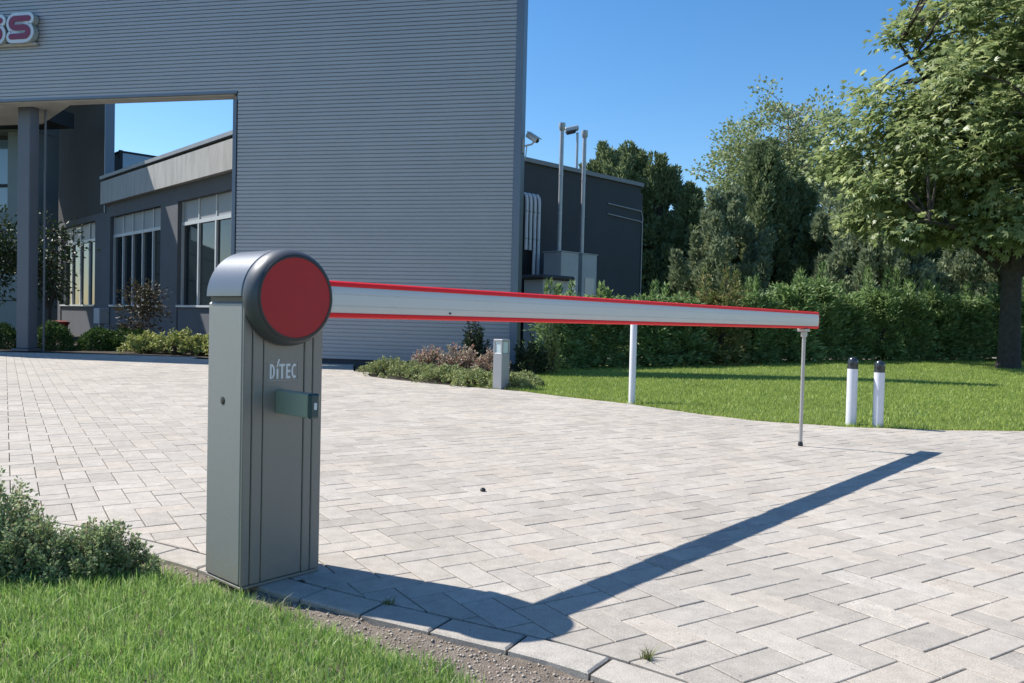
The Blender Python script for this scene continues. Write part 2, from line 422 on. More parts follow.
def copy_thing(src, loc, rz, sc=1.0):
    r = src.copy(); COL.objects.link(r); r.location = loc; r.rotation_euler = (0, 0, rz); r.scale = (sc,) * 3 if not hasattr(sc, '__len__') else sc
    for ch in src.children:
        c = ch.copy(); COL.objects.link(c); c.parent = r
    return r

# ------------------------------------------------------------------ layout (metres, camera at the origin looking +Y)
KERB = [(-3.2, 3.66), (-2.5, 3.46), (-1.793, 3.19), (-1.525, 3.06), (-1.245, 2.90), (-1.028, 2.762), (-0.87, 2.66), (-0.80, 2.613), (-0.48, 2.423), (-0.15, 2.248), (0.085, 2.125), (0.25, 2.010), (0.52, 1.79), (0.78, 1.45), (0.98, 1.05), (1.1, 0.5), (1.15, -1.5)]
FAR = [(9.5, 7.75), (7.0, 7.55), (4.724, 7.333), (3.913, 7.26), (3.121, 7.325), (2.388, 7.628), (1.928, 8.11), (1.352, 8.959), (0.6, 9.728), (0.118, 10.295), (-0.838, 10.98), (-1.622, 11.662), (-2.13, 12.2), (-2.3, 12.75), (-2.266, 13.05), (-2.62, 13.3), (-2.95, 14.9), (-3.0, 15.25), (-6.35, 15.92), (-6.466, 16.5), (-8.671, 16.75), (-10.689, 16.697), (-15.5, 16.9)]
PAV = KERB + [(9.5, -1.5)] + FAR + [(-15.5, 3.2)]

def inside(p, poly):
    x, y = p; c = False; j = len(poly) - 1
    for i in range(len(poly)):
        xi, yi = poly[i]; xj, yj = poly[j]
        if (yi > y) != (yj > y) and x < (xj - xi) * (y - yi) / (yj - yi) + xi: c = not c
        j = i
    return c

def seg_near(p, line):
    """nearest segment of a polyline: distance, index, foot"""
    best = (1e9, 0, None)
    for i in range(len(line) - 1):
        ax, ay = line[i]; bx, by = line[i + 1]
        dx, dy = bx - ax, by - ay
        t = max(0, min(1, ((p[0] - ax) * dx + (p[1] - ay) * dy) / (dx * dx + dy * dy)))
        fx, fy = ax + t * dx, ay + t * dy
        d = math.hypot(p[0] - fx, p[1] - fy)
        if d < best[0]: best = (d, i, (fx, fy))
    return best

def clip(poly, q, n):
    """keep the side where (p-q).n >= 0"""
    out = []
    for i in range(len(poly)):
        a, b = poly[i], poly[(i + 1) % len(poly)]
        da = (a[0] - q[0]) * n[0] + (a[1] - q[1]) * n[1]; db = (b[0] - q[0]) * n[0] + (b[1] - q[1]) * n[1]
        if da >= 0: out.append(a)
        if (da >= 0) != (db >= 0):
            t = da / (da - db); out.append((a[0] + t * (b[0] - a[0]), a[1] + t * (b[1] - a[1])))
    return out

def inset(poly, d):
    n = len(poly); out = []
    for i in range(n):
        p0, p1, p2 = poly[i - 1], poly[i], poly[(i + 1) % n]
        def nm(a, b):
            dx, dy = b[0] - a[0], b[1] - a[1]; l = math.hypot(dx, dy) + 1e-9
            return -dy / l, dx / l
        n1, n2 = nm(p0, p1), nm(p1, p2)
        k = 1 + n1[0] * n2[0] + n1[1] * n2[1]
        k = max(k, 0.35)
        out.append((p1[0] + (n1[0] + n2[0]) * d / k, p1[1] + (n1[1] + n2[1]) * d / k))
    return out

def area(poly):
    return sum(poly[i][0] * poly[(i + 1) % len(poly)][1] - poly[(i + 1) % len(poly)][0] * poly[i][1] for i in range(len(poly))) / 2

def offset_line(line, d):
    """polyline moved d to its left"""
    out = []
    for i in range(len(line)):
        a = line[max(0, i - 1)]; b = line[min(len(line) - 1, i + 1)]
        dx, dy = b[0] - a[0], b[1] - a[1]; l = math.hypot(dx, dy)
        out.append((line[i][0] - dy / l * d, line[i][1] + dx / l * d))
    return out

def densify(line, step):
    out = [line[0]]
    for a, b in zip(line, line[1:]):
        k = max(1, int(math.hypot(b[0] - a[0], b[1] - a[1]) / step))
        out += [(a[0] + (b[0] - a[0]) * i / k, a[1] + (b[1] - a[1]) * i / k) for i in range(1, k + 1)]
    return out

KIN = offset_line(KERB, 0.128)          # inner edge of the kerb course (the paving lies to the left of KERB's run)
CELL = 0.1195
UA = R(57.6)                             # paver axes, azimuth from +Y
ux, uy = (math.sin(UA), math.cos(UA)), (-math.cos(UA), math.sin(UA))

pav = MB()
def paver(poly, z0=-0.05, h=0.0, gap=0.0022, bev=0.0022):
    if area(poly) < 0: poly = poly[::-1]
    if area(poly) < 0.0009: return
    p = inset(poly, gap)
    t = inset(poly, gap + bev)
    if area(t) < 0.0003: return
    tx, ty = random.gauss(0, 0.0035), random.gauss(0, 0.0035)
    cx = sum(q[0] for q in t) / len(t); cy = sum(q[1] for q in t) / len(t)
    h += random.gauss(0, 0.0006)
    n = len(p)
    zt = lambda q: h + (q[0] - cx) * tx + (q[1] - cy) * ty
    vs = [(x, y, z0) for x, y in p] + [(x, y, zt((x, y)) - bev * 0.8) for x, y in p] + [(x, y, zt((x, y))) for x, y in t]
    fs = [(i, (i + 1) % n, n + (i + 1) % n, n + i) for i in range(n)] + [(n + i, n + (i + 1) % n, 2 * n + (i + 1) % n, 2 * n + i) for i in range(n)] + [tuple(2 * n + i for i in range(n))]
    pav.add(vs, fs)

OX, OY = 0.03, 0.05
def lay_field():
    field = KIN + [(9.5, -1.5)] + FAR + [(-15.5, 3.2)]
    kn = 240
    for i in range(-kn, kn):
        for j in range(-kn, kn):
            m = (i + j) % 4
            if m not in (0, 2): continue
            w, l = (2, 1) if m == 0 else (1, 2)
            cu, cv = (i + w / 2) * CELL + OX, (j + l / 2) * CELL + OY
            c = (cu * ux[0] + cv * uy[0], cu * ux[1] + cv * uy[1])
            if not (-15.6 < c[0] < 9.6 and -1.6 < c[1] < 17.3): continue
            # nothing of the paving behind the camera shows
            dk, ik, fk = seg_near(c, KIN)
            df, jf, ff = seg_near(c, FAR) if c[1] > 6.5 else (9, 0, None)
            ins = inside(c, field)
            if not ins and dk > 0.2 and df > 0.2: continue
            crn = [(i, j), (i + w, j), (i + w, j + l), (i, j + l)]
            poly = [((a * CELL + OX) * ux[0] + (b * CELL + OY) * uy[0], (a * CELL + OX) * ux[1] + (b * CELL + OY) * uy[1]) for a, b in crn]
            for d, k, line, sgn in ((dk, ik, KIN, 1), (df, jf, FAR, 1)):
                if d < 0.25 and poly:
                    a, b = line[k], line[k + 1]
                    dx, dy = b[0] - a[0], b[1] - a[1]; ll = math.hypot(dx, dy)
                    poly = clip(poly, a, (-dy / ll * sgn, dx / ll * sgn))
            if len(poly) >= 3: paver(poly)
lay_field()
# kerb course: long stones laid along the edge
def lay_kerb():
    line = densify(KERB, 0.01); inn = offset_line(line, 0.126)
    acc = 0; s0 = 0; marks = [0]
    for i in range(1, len(line)):
        acc += math.hypot(line[i][0] - line[i - 1][0], line[i][1] - line[i - 1][1])
        if acc >= 0.25: marks.append(i); acc = 0
    for a, b in zip(marks, marks[1:]):
        m = (a + b) // 2
        paver([line[a], line[m], line[b], inn[b], inn[m], inn[a]], z0=-0.07, gap=0.004, bev=0.006)
lay_kerb()
o = struct(pav.build('paving', M['paver']))

def poly_sheet(name, poly, z, mat, kind='structure'):
    me = bpy.data.meshes.new(name)
    import bmesh
    bm = bmesh.new()
    vs = [bm.verts.new((q[0], q[1], q[2] if len(q) > 2 else z)) for q in poly]
    f = bm.faces.new(vs); bmesh.ops.triangulate(bm, faces=[f]); bm.normal_update()
    for f in bm.faces:
        if f.normal.z < 0: f.normal_flip()
    bm.to_mesh(me); bm.free(); me.materials.append(mat)
    o = bpy.data.objects.new(name, me); COL.objects.link(o); o['kind'] = kind
    return o
poly_sheet('paving_bed', offset_line(KERB, 0.01) + [(9.5, -1.5)] + FAR + [(-15.5, 3.2)], -0.007, M['joint'])

# big ground sheet to the horizon
g = MB(); g.add([(-900, -900, -0.14), (900, -900, -0.14), (900, 900, -0.14), (-900, 900, -0.14)], [(0, 1, 2, 3)])
struct(g.build('ground', M['meadow']))

# ---- near soil and lawn
GRASS = [(-3.2, 3.57), (-2.3, 3.30), (-1.75, 3.10), (-1.47, 2.96), (-1.264, 2.85), (-1.035, 2.71), (-0.851, 2.57), (-0.645, 2.43), (-0.44, 2.285), (-0.205, 2.125), (-0.07, 2.01), (0.06, 1.82), (0.13, 1.45), (0.13, -1.5)]
def grid_sheet(name, x0, x1, y0, y1, step, keep, zf, mat, kind='structure'):
    nx, ny = int((x1 - x0) / step), int((y1 - y0) / step)
    mb = MB(); ids = {}
    for i in range(nx + 1):
        for j in range(ny + 1):
            x, y = x0 + i * step, y0 + j * step
            if keep(x, y): ids[(i, j)] = len(mb.v); mb.v.append((x, y, zf(x, y)))
    for (i, j) in ids:
        q = [(i, j), (i + 1, j), (i + 1, j + 1), (i, j + 1)]
        if all(k in ids for k in q): mb.f.append(tuple(ids[k] for k in q))
    o = mb.build(name, mat, smooth=True, angle=180); o['kind'] = kind
    return o
from mathutils import noise
def soil_z(x, y):
    d = seg_near((x, y), KERB)[0]
    z = -0.017 - 0.008 * min(1, d / 0.1) + 0.012 * noise.noise((x * 9, y * 9, 0)) + 0.006 * noise.noise((x * 31, y * 31, 2))
    s = -1 if not inside((x, y), GRASS + [(-3.2, -1.5)]) else 1
    if s > 0: z += 0.03 * min(1, seg_near((x, y), GRASS)[0] / 0.2)
    return z
BEDIN = KERB + [(-3.2, -1.5)]
grid_sheet('soil', -3.2, 1.2, 0.0, 3.7, 0.02, lambda x, y: inside((x, y), BEDIN) and seg_near((x, y), KERB)[0] > 0.0 or seg_near((x, y), KERB)[0] < 0.03, soil_z, M['soil'])

def scatter_poly(n, x0, x1, y0, y1, test):
    P = []
    while len(P) < n:
        x, y = random.uniform(x0, x1), random.uniform(y0, y1)
        if test(x, y): P.append((x, y))
    return P
def blades(P, z, hmin, hmax, w, lean, seg=2):
    n = len(P); P = np.array(P); h = rng.uniform(hmin, hmax, n) * np.where(rng.random(n) < 0.12, 1.35, 1.0)
    a = rng.uniform(0, 2 * np.pi, n); b = rng.uniform(0, 2 * np.pi, n)
    ln = h * np.abs(rng.normal(0, lean, n))
    base = np.column_stack([P, z])
    side = np.column_stack([np.cos(a), np.sin(a), 0 * a]) * (w * rng.uniform(0.6, 1.3, n) / 2)[:, None]
    ld = np.column_stack([np.cos(b), np.sin(b), 0 * b])
    if seg == 1:
        tip = base + ld * ln[:, None] + np.column_stack([0 * h, 0 * h, h])
        V = np.stack([base - side, base + side, tip], 1).reshape(-1, 3)
        T = np.arange(n * 3).reshape(-1, 3)
        return V, T
    mid = base + ld * (ln * 0.3)[:, None] + np.column_stack([0 * h, 0 * h, h * 0.6])
    tip = base + ld * ln[:, None] + np.column_stack([0 * h, 0 * h, h * rng.uniform(0.85, 1.0, n)])
    V = np.stack([base - side, base + side, mid + side * 0.8, mid - side * 0.8, tip], 1).reshape(-1, 3)
    k = np.arange(n)[:, None] * 5
    T = np.concatenate([k + [0, 1, 2], k + [0, 2, 3], k + [3, 2, 4]], 1).reshape(-1, 3)
    return V, T
GP = GRASS + [(-3.2, -1.5)]
def gtest(x, y):
    if not inside((x, y), GP): return False
    d = seg_near((x, y), GRASS)[0]
    return random.random() < min(1, 0.12 + d / 0.13 + 0.5 * noise.noise((x * 6, y * 6, 5)))
pts = scatter_poly(80000, -2.5, 0.14, 1.45, 3.25, gtest)
pts += scatter_poly(4000, -3.2, 0.1, 0.4, 1.5, gtest)
V, T = blades(pts, np.array([soil_z(*p) - 0.004 for p in pts]), 0.022, 0.056, 0.0030, 0.5)
struct(np_mesh('grass', V, T, M['blade']), 'stuff')

# pebbles and crumbs on the bare soil
def pebbles(n, test, x0, x1, y0, y1, zf, rmin, rmax):
    V, T = [], []
    oct_v = np.array([(1, 0, 0), (-1, 0, 0), (0, 1, 0), (0, -1, 0), (0, 0, 1), (0, 0, -1)], float)
    oct_f = np.array([(0, 2, 4), (2, 1, 4), (1, 3, 4), (3, 0, 4), (2, 0, 5), (1, 2, 5), (3, 1, 5), (0, 3, 5)])
    for k, (x, y) in enumerate(scatter_poly(n, x0, x1, y0, y1, test)):
        r = rmin * (rmax / rmin) ** (random.random() ** 2)
        rot = np.array(Matrix.Rotation(random.uniform(0, 6), 3, Vector((random.random(), random.random(), random.random() + .01)).normalized()))
        v = (oct_v * (r * rng.uniform(0.6, 1.2, (6, 1)))) @ rot.T * (1, 1, 0.7) + (x, y, zf(x, y) + r * 0.2)
        V.append(v); T.append(oct_f + 6 * k)
    return np.concatenate(V), np.concatenate(T)
def stest(x, y):
    return inside((x, y), BEDIN) and (not inside((x, y), GP) or seg_near((x, y), GRASS)[0] < 0.12)
V, T = pebbles(11000, stest, -2.0, 0.9, 1.3, 3.3, soil_z, 0.0014, 0.0075)
struct(np_mesh('gravel', V, T, M['stone']), 'stuff')

# ---- far lawn, rising a little away from the paving
FARL = FAR[1:14]
LAWN = [(30, 7.4), (9.4, 7.75)] + FAR[1:10] + [(0.05, 10.5), (0.3, 11.6), (-0.1, 13.2), (0.2, 14.9), (1.2, 15.2), (4.2, 16.0), (7.6, 17.3), (11.5, 18.2), (16, 19.2), (30, 21)]
def lawn_z(x, y):
    d = seg_near((x, y), FARL)[0]
    s = max(0.12, min(1.0, (x + 0.2) / 6.5))
    return -0.012 + 0.03 * min(1, d / 0.25) + 0.022 * s * d + 0.012 * noise.noise((x * 0.7, y * 0.7, 3))
LAWN_D = densify(LAWN + [LAWN[0]], 0.4)[:-1]
grid_sheet('lawn', -0.6, 26, 7.2, 20.2, 0.16, lambda x, y: inside((x, y), LAWN) and seg_near((x, y), LAWN[:-1])[0] > 0.015 or seg_near((x, y), LAWN[1:-1])[0] < 0.07, lambda x, y: lawn_z(x, y) - (0.025 if not inside((x, y), LAWN) else 0), M['turf'])
def ltest(x, y):
    if not inside((x, y), LAWN): return False
    return abs(x) < y * 0.72 + 1 and random.random() < min(1.0, (11.0 / y) ** 1.6)
pts = scatter_poly(150000, -0.3, 15, 7.2, 19.5, ltest)
V, T = blades(pts, np.array([lawn_z(*p) - 0.006 for p in pts]), 0.018, 0.045, 0.011, 0.55, 1)
struct(np_mesh('lawn_grass', V, T, M['lawnblade']), 'stuff')
# ragged grass lip along the paving edge
lip = []
for a, b in zip(FAR[1:10], FAR[2:11]):
    for k in range(int(math.hypot(b[0] - a[0], b[1] - a[1]) * 420)):
        t = random.random(); lip.append((a[0] + (b[0] - a[0]) * t + random.gauss(0, .012), a[1] + (b[1] - a[1]) * t + abs(random.gauss(0, .05)) - 0.012))
V, T = blades(lip, np.array([max(-0.008, lawn_z(*p) - 0.01) for p in lip]), 0.02, 0.06, 0.008, 0.6, 1)
struct(np_mesh('edge_grass', V, T, M['lawnblade']), 'stuff')
# weeds in the paver joints
def tuft(x, y, n, s, name, label):
    P = np.column_stack([rng.normal(x, 0.012 * s, n), rng.normal(y, 0.010 * s, n)])
    V, T = blades(P, np.full(n, -0.004), 0.02 * s, 0.05 * s, 0.0028, 0.8)
    V -= (x, y, 0)
    o = np_mesh(name, V, T, M['weed'], loc=(x, y, 0)); tagp(o, label, 'weed', 'grass tufts in the paver joints')
tuft(0.385, 2.13, 60, 0.8, 'grass_tuft', 'small dry grass tuft in the joint beside the kerb stones, nearest the camera')
tuft(0.62, 1.90, 40, 0.6, 'grass_tuft', 'tiny grass tuft at the bottom edge of the paving by the last kerb stone')
tuft(-0.37, 2.50, 50, 0.6, 'grass_tuft', 'small green tuft in a joint inside the cabinet shadow')
tuft(-0.70, 2.42, 60, 0.9, 'grass_tuft', 'green grass tuft at the foot of the barrier cabinet corner')

V, T = pebbles(420, lambda x, y: abs(x) < y * 0.66 and inside((x, y), PAV) and random.random() < (3.0 / max(3.0, y)) + 0.1, -3, 4, 2.1, 9, lambda x, y: -0.001, 0.0009, 0.0042)
struct(np_mesh('paving_crumbs', V, T, M['stone']), 'stuff')
# planting beds and paths
poly_sheet('planting_bed', [(-2.16, 12.22), (-1.64, 11.64), (-0.86, 10.96), (0.10, 10.27), (0.2, 10.6), (0.42, 11.6), (0.0, 13.2), (0.3, 14.5), (-2.98, 15.22), (-2.93, 14.9), (-2.60, 13.32), (-2.28, 13.06)], 0.004, M['mulch'])
poly_sheet('soil_bed', [(-6.42, 15.85), (-6.47, 16.47), (-8.671, 16.72), (-10.689, 16.667), (-15.5, 16.87), (-30, 17.5), (-30, 45), (-9, 24), (-5.2, 19.0), (-4.5, 15.6)], -0.02, M['mulch'])
poly_sheet('back_yard', [(-4.4, 15.5, -.03), (0.25, 14.65, -.03), (1.2, 15.3, 0.02), (4.2, 16.1, 0.1), (7.6, 17.4, 0.15), (11.5, 18.3, 0.22), (16, 19.3, 0.25), (30, 21.2, 0.3), (60, 30, 0.3), (60, 70, 0.3), (-8, 70, 0.1), (-4, 22, -.03)], -0.03, M['meadow'])
poly_sheet('gravel_path', [(0.9, 16.4, 0.06), (4.2, 17.0, 0.145), (7.6, 18.3, 0.195), (11.5, 19.3, 0.265), (16, 20.4, 0.30), (30, 22.4, 0.35), (30, 25, 0.35), (16, 23.0, 0.31), (7.6, 20.9, 0.215), (0.2, 18.2, 0.06)], 0.05, M['path'])

# ------------------------------------------------------------------ the barrier
AZ = R(41.0)
bu = Vector((math.sin(AZ), math.cos(AZ), 0))            # along the boom
bn = Vector((math.cos(AZ), -math.sin(AZ), 0))           # out of the logo face
bz = Vector((0, 0, 1))
CN = Vector((-0.8655, 2.5797, 0))                          # near bottom corner of the cabinet
CW, CD, ZC = 0.306, 0.228, 0.960                           # width along the boom, depth, axis height
def cp(a, d, z): return CN + bu * a + bn * d + bz * z    # a along the face, d out of the face
AX = (bu, bn, bz)
gate = thing('barrier_gate', 'grey automatic barrier with a round red disc head and long red-edged silver boom', 'barrier', CN + bu * CW / 2 - bn * CD / 2)
m = MB()
m.box(cp(CW / 2, -CD / 2, 0.006), (CW - 0.001, CD - 0.001, 0.010), AX, 0.002)
m.build('base_plate', M['panel'], gate)
m = MB()
# body: side shell with a stepped front of vertical strips parted by fine joints
m.box(cp(CW / 2, -CD / 2 - 0.004, 0.4765), (CW, CD - 0.008, 0.929), AX, 0.006)
cab = m.build('cabinet', M['cabinet'], gate)
m = MB()
for a0, a1 in ((0.001, 0.031), (0.034, 0.072), (0.232, 0.264), (0.267, 0.305)):
    m.box(cp((a0 + a1) / 2, -0.004, 0.4765), (a1 - a0, 0.010, 0.927), AX, 0.0025)
m.build('front_strip', M['panel'], cab)
m = MB(); m.box(cp(0.152, -0.0045, 0.4765), (0.154, 0.009, 0.925), AX, 0.002)
door = m.build('door_panel', M['panel'], gate)
m = MB(); m.lathe(cp(0, -0.125, 0.612), -bu, [(-0.004, 0.0135), (0.0008, 0.0135), (0.0015, 0.012), (0.0015, 0.0005)], 20)
m.build('keyhole', M['rim'], gate, True)
m = MB(); m.box(cp(CW / 2, -CD / 2, 0.951), (CW - 0.012, CD - 0.012, 0.019), AX)
m.build('gasket', M['rim'], gate)
# rounded head: half cylinder over the cabinet, then the drum and disc in front
m = MB(); rr = 0.162
prof = [(-CD - 0.002, rr - 0.012), (-CD - 0.001, rr - 0.004), (-CD + 0.004, rr), (-0.006, rr), (-0.002, rr - 0.003)]
c0 = cp(CW / 2, 0, ZC)
m.lathe(c0, bn, prof, 48, (-math.pi / 2, math.pi / 2), (0, 0, 1))
for o_, r_ in ((-CD - 0.002, rr - 0.012), (-0.002, rr - 0.003)):   # end faces
    ring = [c0 + bn * o_ + bz * (math.cos(t) * r_) + bn.cross(bz) * (math.sin(t) * r_) for t in np.linspace(-math.pi / 2, math.pi / 2, 49)]
    m.add(ring, [tuple(range(49))])
# skirt down to the gasket
for s_ in (-1, 1):
    a = cp(CW / 2, 0, 0) + bu * (s_ * (rr - 0.001)); p0 = a - bn * (CD - 0.004); p1 = a - bn * 0.006
head = m.build('head_cover', M['cover'], gate, True)
m = MB()
prof = [(0.0015, rr - 0.006), (0.003, rr - 0.001), (0.007, rr), (0.028, rr - 0.001), (0.046, rr - 0.006), (0.058, rr - 0.0135), (0.061, rr - 0.0165), (0.0625, rr - 0.018)]
m.lathe(c0, bn, prof, 64, cap0=True, cap1=True)
drum = m.build('drum', M['drum'], gate, True, angle=30)
m = MB(); m.lathe(c0, bn, [(0.0605, 0.1445), (0.0645, 0.1425), (0.0655, 0.140), (0.0655, 0.1335), (0.0635, 0.1325)], 64)
m.build('rim', M['rim'], drum, True, angle=30)
m = MB(); m.lathe(c0, bn, [(0.0630, 0.1335), (0.0638, 0.1328), (0.0642, 0.09), (0.0644, 0.0005)], 64)
m.build('disc', M['disc'], drum, True)
# card reader / photocell box sticking out of the door
m = MB(); m.box(cp(0.138, 0.090, 0.612), (0.036, 0.182, 0.078), AX, 0.003)
rd = m.build('photocell_arm', M['reader'], gate)
m = MB(); m.box(cp(0.138, 0.190, 0.612), (0.0375, 0.021, 0.081), AX, 0.006)
cap_ = m.build('photocell_cap', M['teal'], rd)
m = MB(); m.box(cp(0.138, 0.2008, 0.612), (0.011, 0.0015, 0.022), AX)
m.build('lens_mark', M['print'], rd)

def text_mesh(txt, size, sx=1.0):
    cu = bpy.data.curves.new('t', 'FONT'); cu.body = txt; cu.size = size; cu.extrude = 0.0006; cu.resolution_u = 6; cu.offset = 0.0014 * size / 0.06
    ob = bpy.data.objects.new('t', cu); COL.objects.link(ob)
    dg = bpy.context.evaluated_depsgraph_get()
    me = bpy.data.meshes.new_from_object(ob.evaluated_get(dg))
    COL.objects.unlink(ob); bpy.data.objects.remove(ob); bpy.data.curves.remove(cu)
    return me
# DITEC wordmark: tall narrow capitals, a slim i with a long accent, thin frame
LX, LZ = 0.096, 0.688
KX = 0.80      # left foot of the D on the door
glyphs = []
def stroke(a0, z0, a1, z1, w): glyphs.append((a0, z0, a1, z1, w))
H1 = 0.050; t_ = 0.0088
mk = MB()
def rect(a0, z0, a1, z1):
    mk.box(cp(LX + KX * (a0 + a1) / 2, 0.0008, LZ + (z0 + z1) / 2), (KX * (a1 - a0), 0.0016, z1 - z0), AX)
def arcband(ca, cz, ra, rz, wa, wz, t0, t1, n=14):
    vs = []
    for k in range(n + 1):
        t = t0 + (t1 - t0) * k / n
        vs.append(cp(LX + KX * (ca + ra * math.cos(t)), 0.0016, LZ + cz + rz * math.sin(t)))
        vs.append(cp(LX + KX * (ca + (ra - wa) * math.cos(t)), 0.0016, LZ + cz + (rz - wz) * math.sin(t)))
    mk.add(vs, [(2 * k, 2 * k + 2, 2 * k + 3, 2 * k + 1) for k in range(n)])
rect(0, 0, t_, H1)                                        # D
arcband(t_ * 0.9, H1 / 2, 0.0165, H1 / 2, 0.0085, 0.0075, -math.pi / 2, math.pi / 2)
rect(0.0320, 0, 0.0320 + t_, 0.034)                       # small i
mk.add([cp(LX + KX * 0.0305, 0.0016, LZ + 0.039), cp(LX + KX * 0.0375, 0.0016, LZ + 0.039), cp(LX + KX * 0.0485, 0.0016, LZ + 0.066), cp(LX + KX * 0.0390, 0.0016, LZ + 0.066)], [(0, 1, 2, 3)])
rect(0.0445, H1 - 0.0085, 0.0725, H1); rect(0.0542, 0, 0.0542 + t_, H1 - 0.0086)    # T
rect(0.0775, 0, 0.0775 + t_, H1)                          # E
for z_ in (0, (H1 - 0.0085) / 2, H1 - 0.0085): rect(0.0775 + t_ + 0.0001, z_, 0.0990, z_ + 0.0085)
arcband(0.1185, H1 / 2, 0.0155, H1 / 2, 0.0088, 0.0088, 0.30 * math.pi, 1.70 * math.pi, 20)   # C
mk.build('brand_lettering', M['print'], door)
mk = MB()
fa0, fa1, fz0, fz1, fw = -0.0085, 0.1375, -0.0065, 0.0575, 0.0011
for r_ in ((fa0, fz0, fa1, fz0 + fw), (fa0, fz1 - fw, 0.036, fz1), (0.050, fz1 - fw, fa1, fz1), (fa0, fz0 + fw, fa0 + fw, fz1 - fw), (fa1 - fw, fz0 + fw, fa1, fz1 - fw)): rect(*r_)
mk.build('lettering_frame', M['trim'], door)

# boom: extruded profile, rubber edge above and below
c1 = cp(CW / 2, 0.030, ZC)
T0, T1 = 0.10, 4.735
BH = 0.066
def extrude(prof, t0, t1, mat, name, parent, n=24, z=0):
    mb = MB(); k = len(prof)
    for i in range(n + 1):
        t = t0 + (t1 - t0) * i / n
        for (x, zz) in prof: mb.v.append(tuple(c1 + bu * t + bn * x + bz * (zz + z)))
    for i in range(n):
        for j in range(k): mb.f.append((i * k + j, i * k + (j + 1) % k, (i + 1) * k + (j + 1) % k, (i + 1) * k + j))
    mb.f.append(tuple(range(k))); mb.f.append(tuple(n * k + j for j in range(k)))
    return mb.build(name, mat, parent, True, angle=28)
hs = 0.0455
side = [(0.0235, -hs), (0.0255, -hs + 0.006), (0.0273, -0.0225), (0.0262, -0.0215), (0.0262, -0.0195), (0.0275, -0.0185), (0.028, 0.0), (0.0275, 0.0185), (0.0262, 0.0195), (0.0262, 0.0215), (0.0273, 0.0225), (0.0255, hs - 0.006), (0.0235, hs)]
prof = side + [(-x, z) for x, z in reversed(side)]
boom = extrude(prof, T0, T1, M['alu'], 'boom', gate)
rb = [(0.0245, 0.0), (0.026, 0.005), (0.024, 0.0145), (0.015, 0.0195), (-0.015, 0.0195), (-0.024, 0.0145), (-0.026, 0.005), (-0.0245, 0.0)]
extrude([(x, z + hs + 0.0005) for x, z in rb], T0, T1 + 0.006, M['rubber'], 'rubber_edge', boom)
extrude([(x, -z * 0.95 - hs - 0.0005) for x, z in reversed(rb)], T0, T1 + 0.006, M['rubber'], 'rubber_edge', boom)
mb = MB(); mb.box(c1 + bu * (T1 + 0.003), (0.006, 0.055, 2 * hs - 0.001), (bu, bn, bz), 0.002); mb.build('end_cap', M['rubber'], boom)
mb = MB(); mb.lathe(c1 + bu * 0.72 + bn * 0.026 + bz * (-0.036), bn, [(-0.004, 0.0045), (0.003, 0.0045), (0.004, 0.003), (0.004, 0.0003)], 12); mb.build('screw', M['rim'], boom)
# swinging support leg
lp = c1 + bu * 4.50
zb = ZC - hs - 0.019
mb = MB(); mb.box(Vector((lp.x, lp.y, zb - 0.013)), (0.095, 0.062, 0.022), AX, 0.003)
mb.box(Vector((lp.x, lp.y, zb - 0.045)) + bu * 0.012, (0.042, 0.036, 0.04), AX, 0.003)
lg = mb.build('support_clamp', M['leg'], gate)
mb = MB(); mb.tube([(lp.x + bu.x * 0.012, lp.y + bu.y * 0.012, zb - 0.06), (lp.x + bu.x * 0.012, lp.y + bu.y * 0.012, 0.03)], 0.0135, 16); mb.build('support_leg', M['leg'], gate, True)
mb = MB(); mb.lathe((lp.x + bu.x * 0.012, lp.y + bu.y * 0.012, 0), (0, 0, 1), [(0.002, 0.018), (0.010, 0.020), (0.022, 0.0165), (0.034, 0.0145)], 16, cap0=True, cap1=True); mb.build('rubber_foot', M['rim'], gate, True)

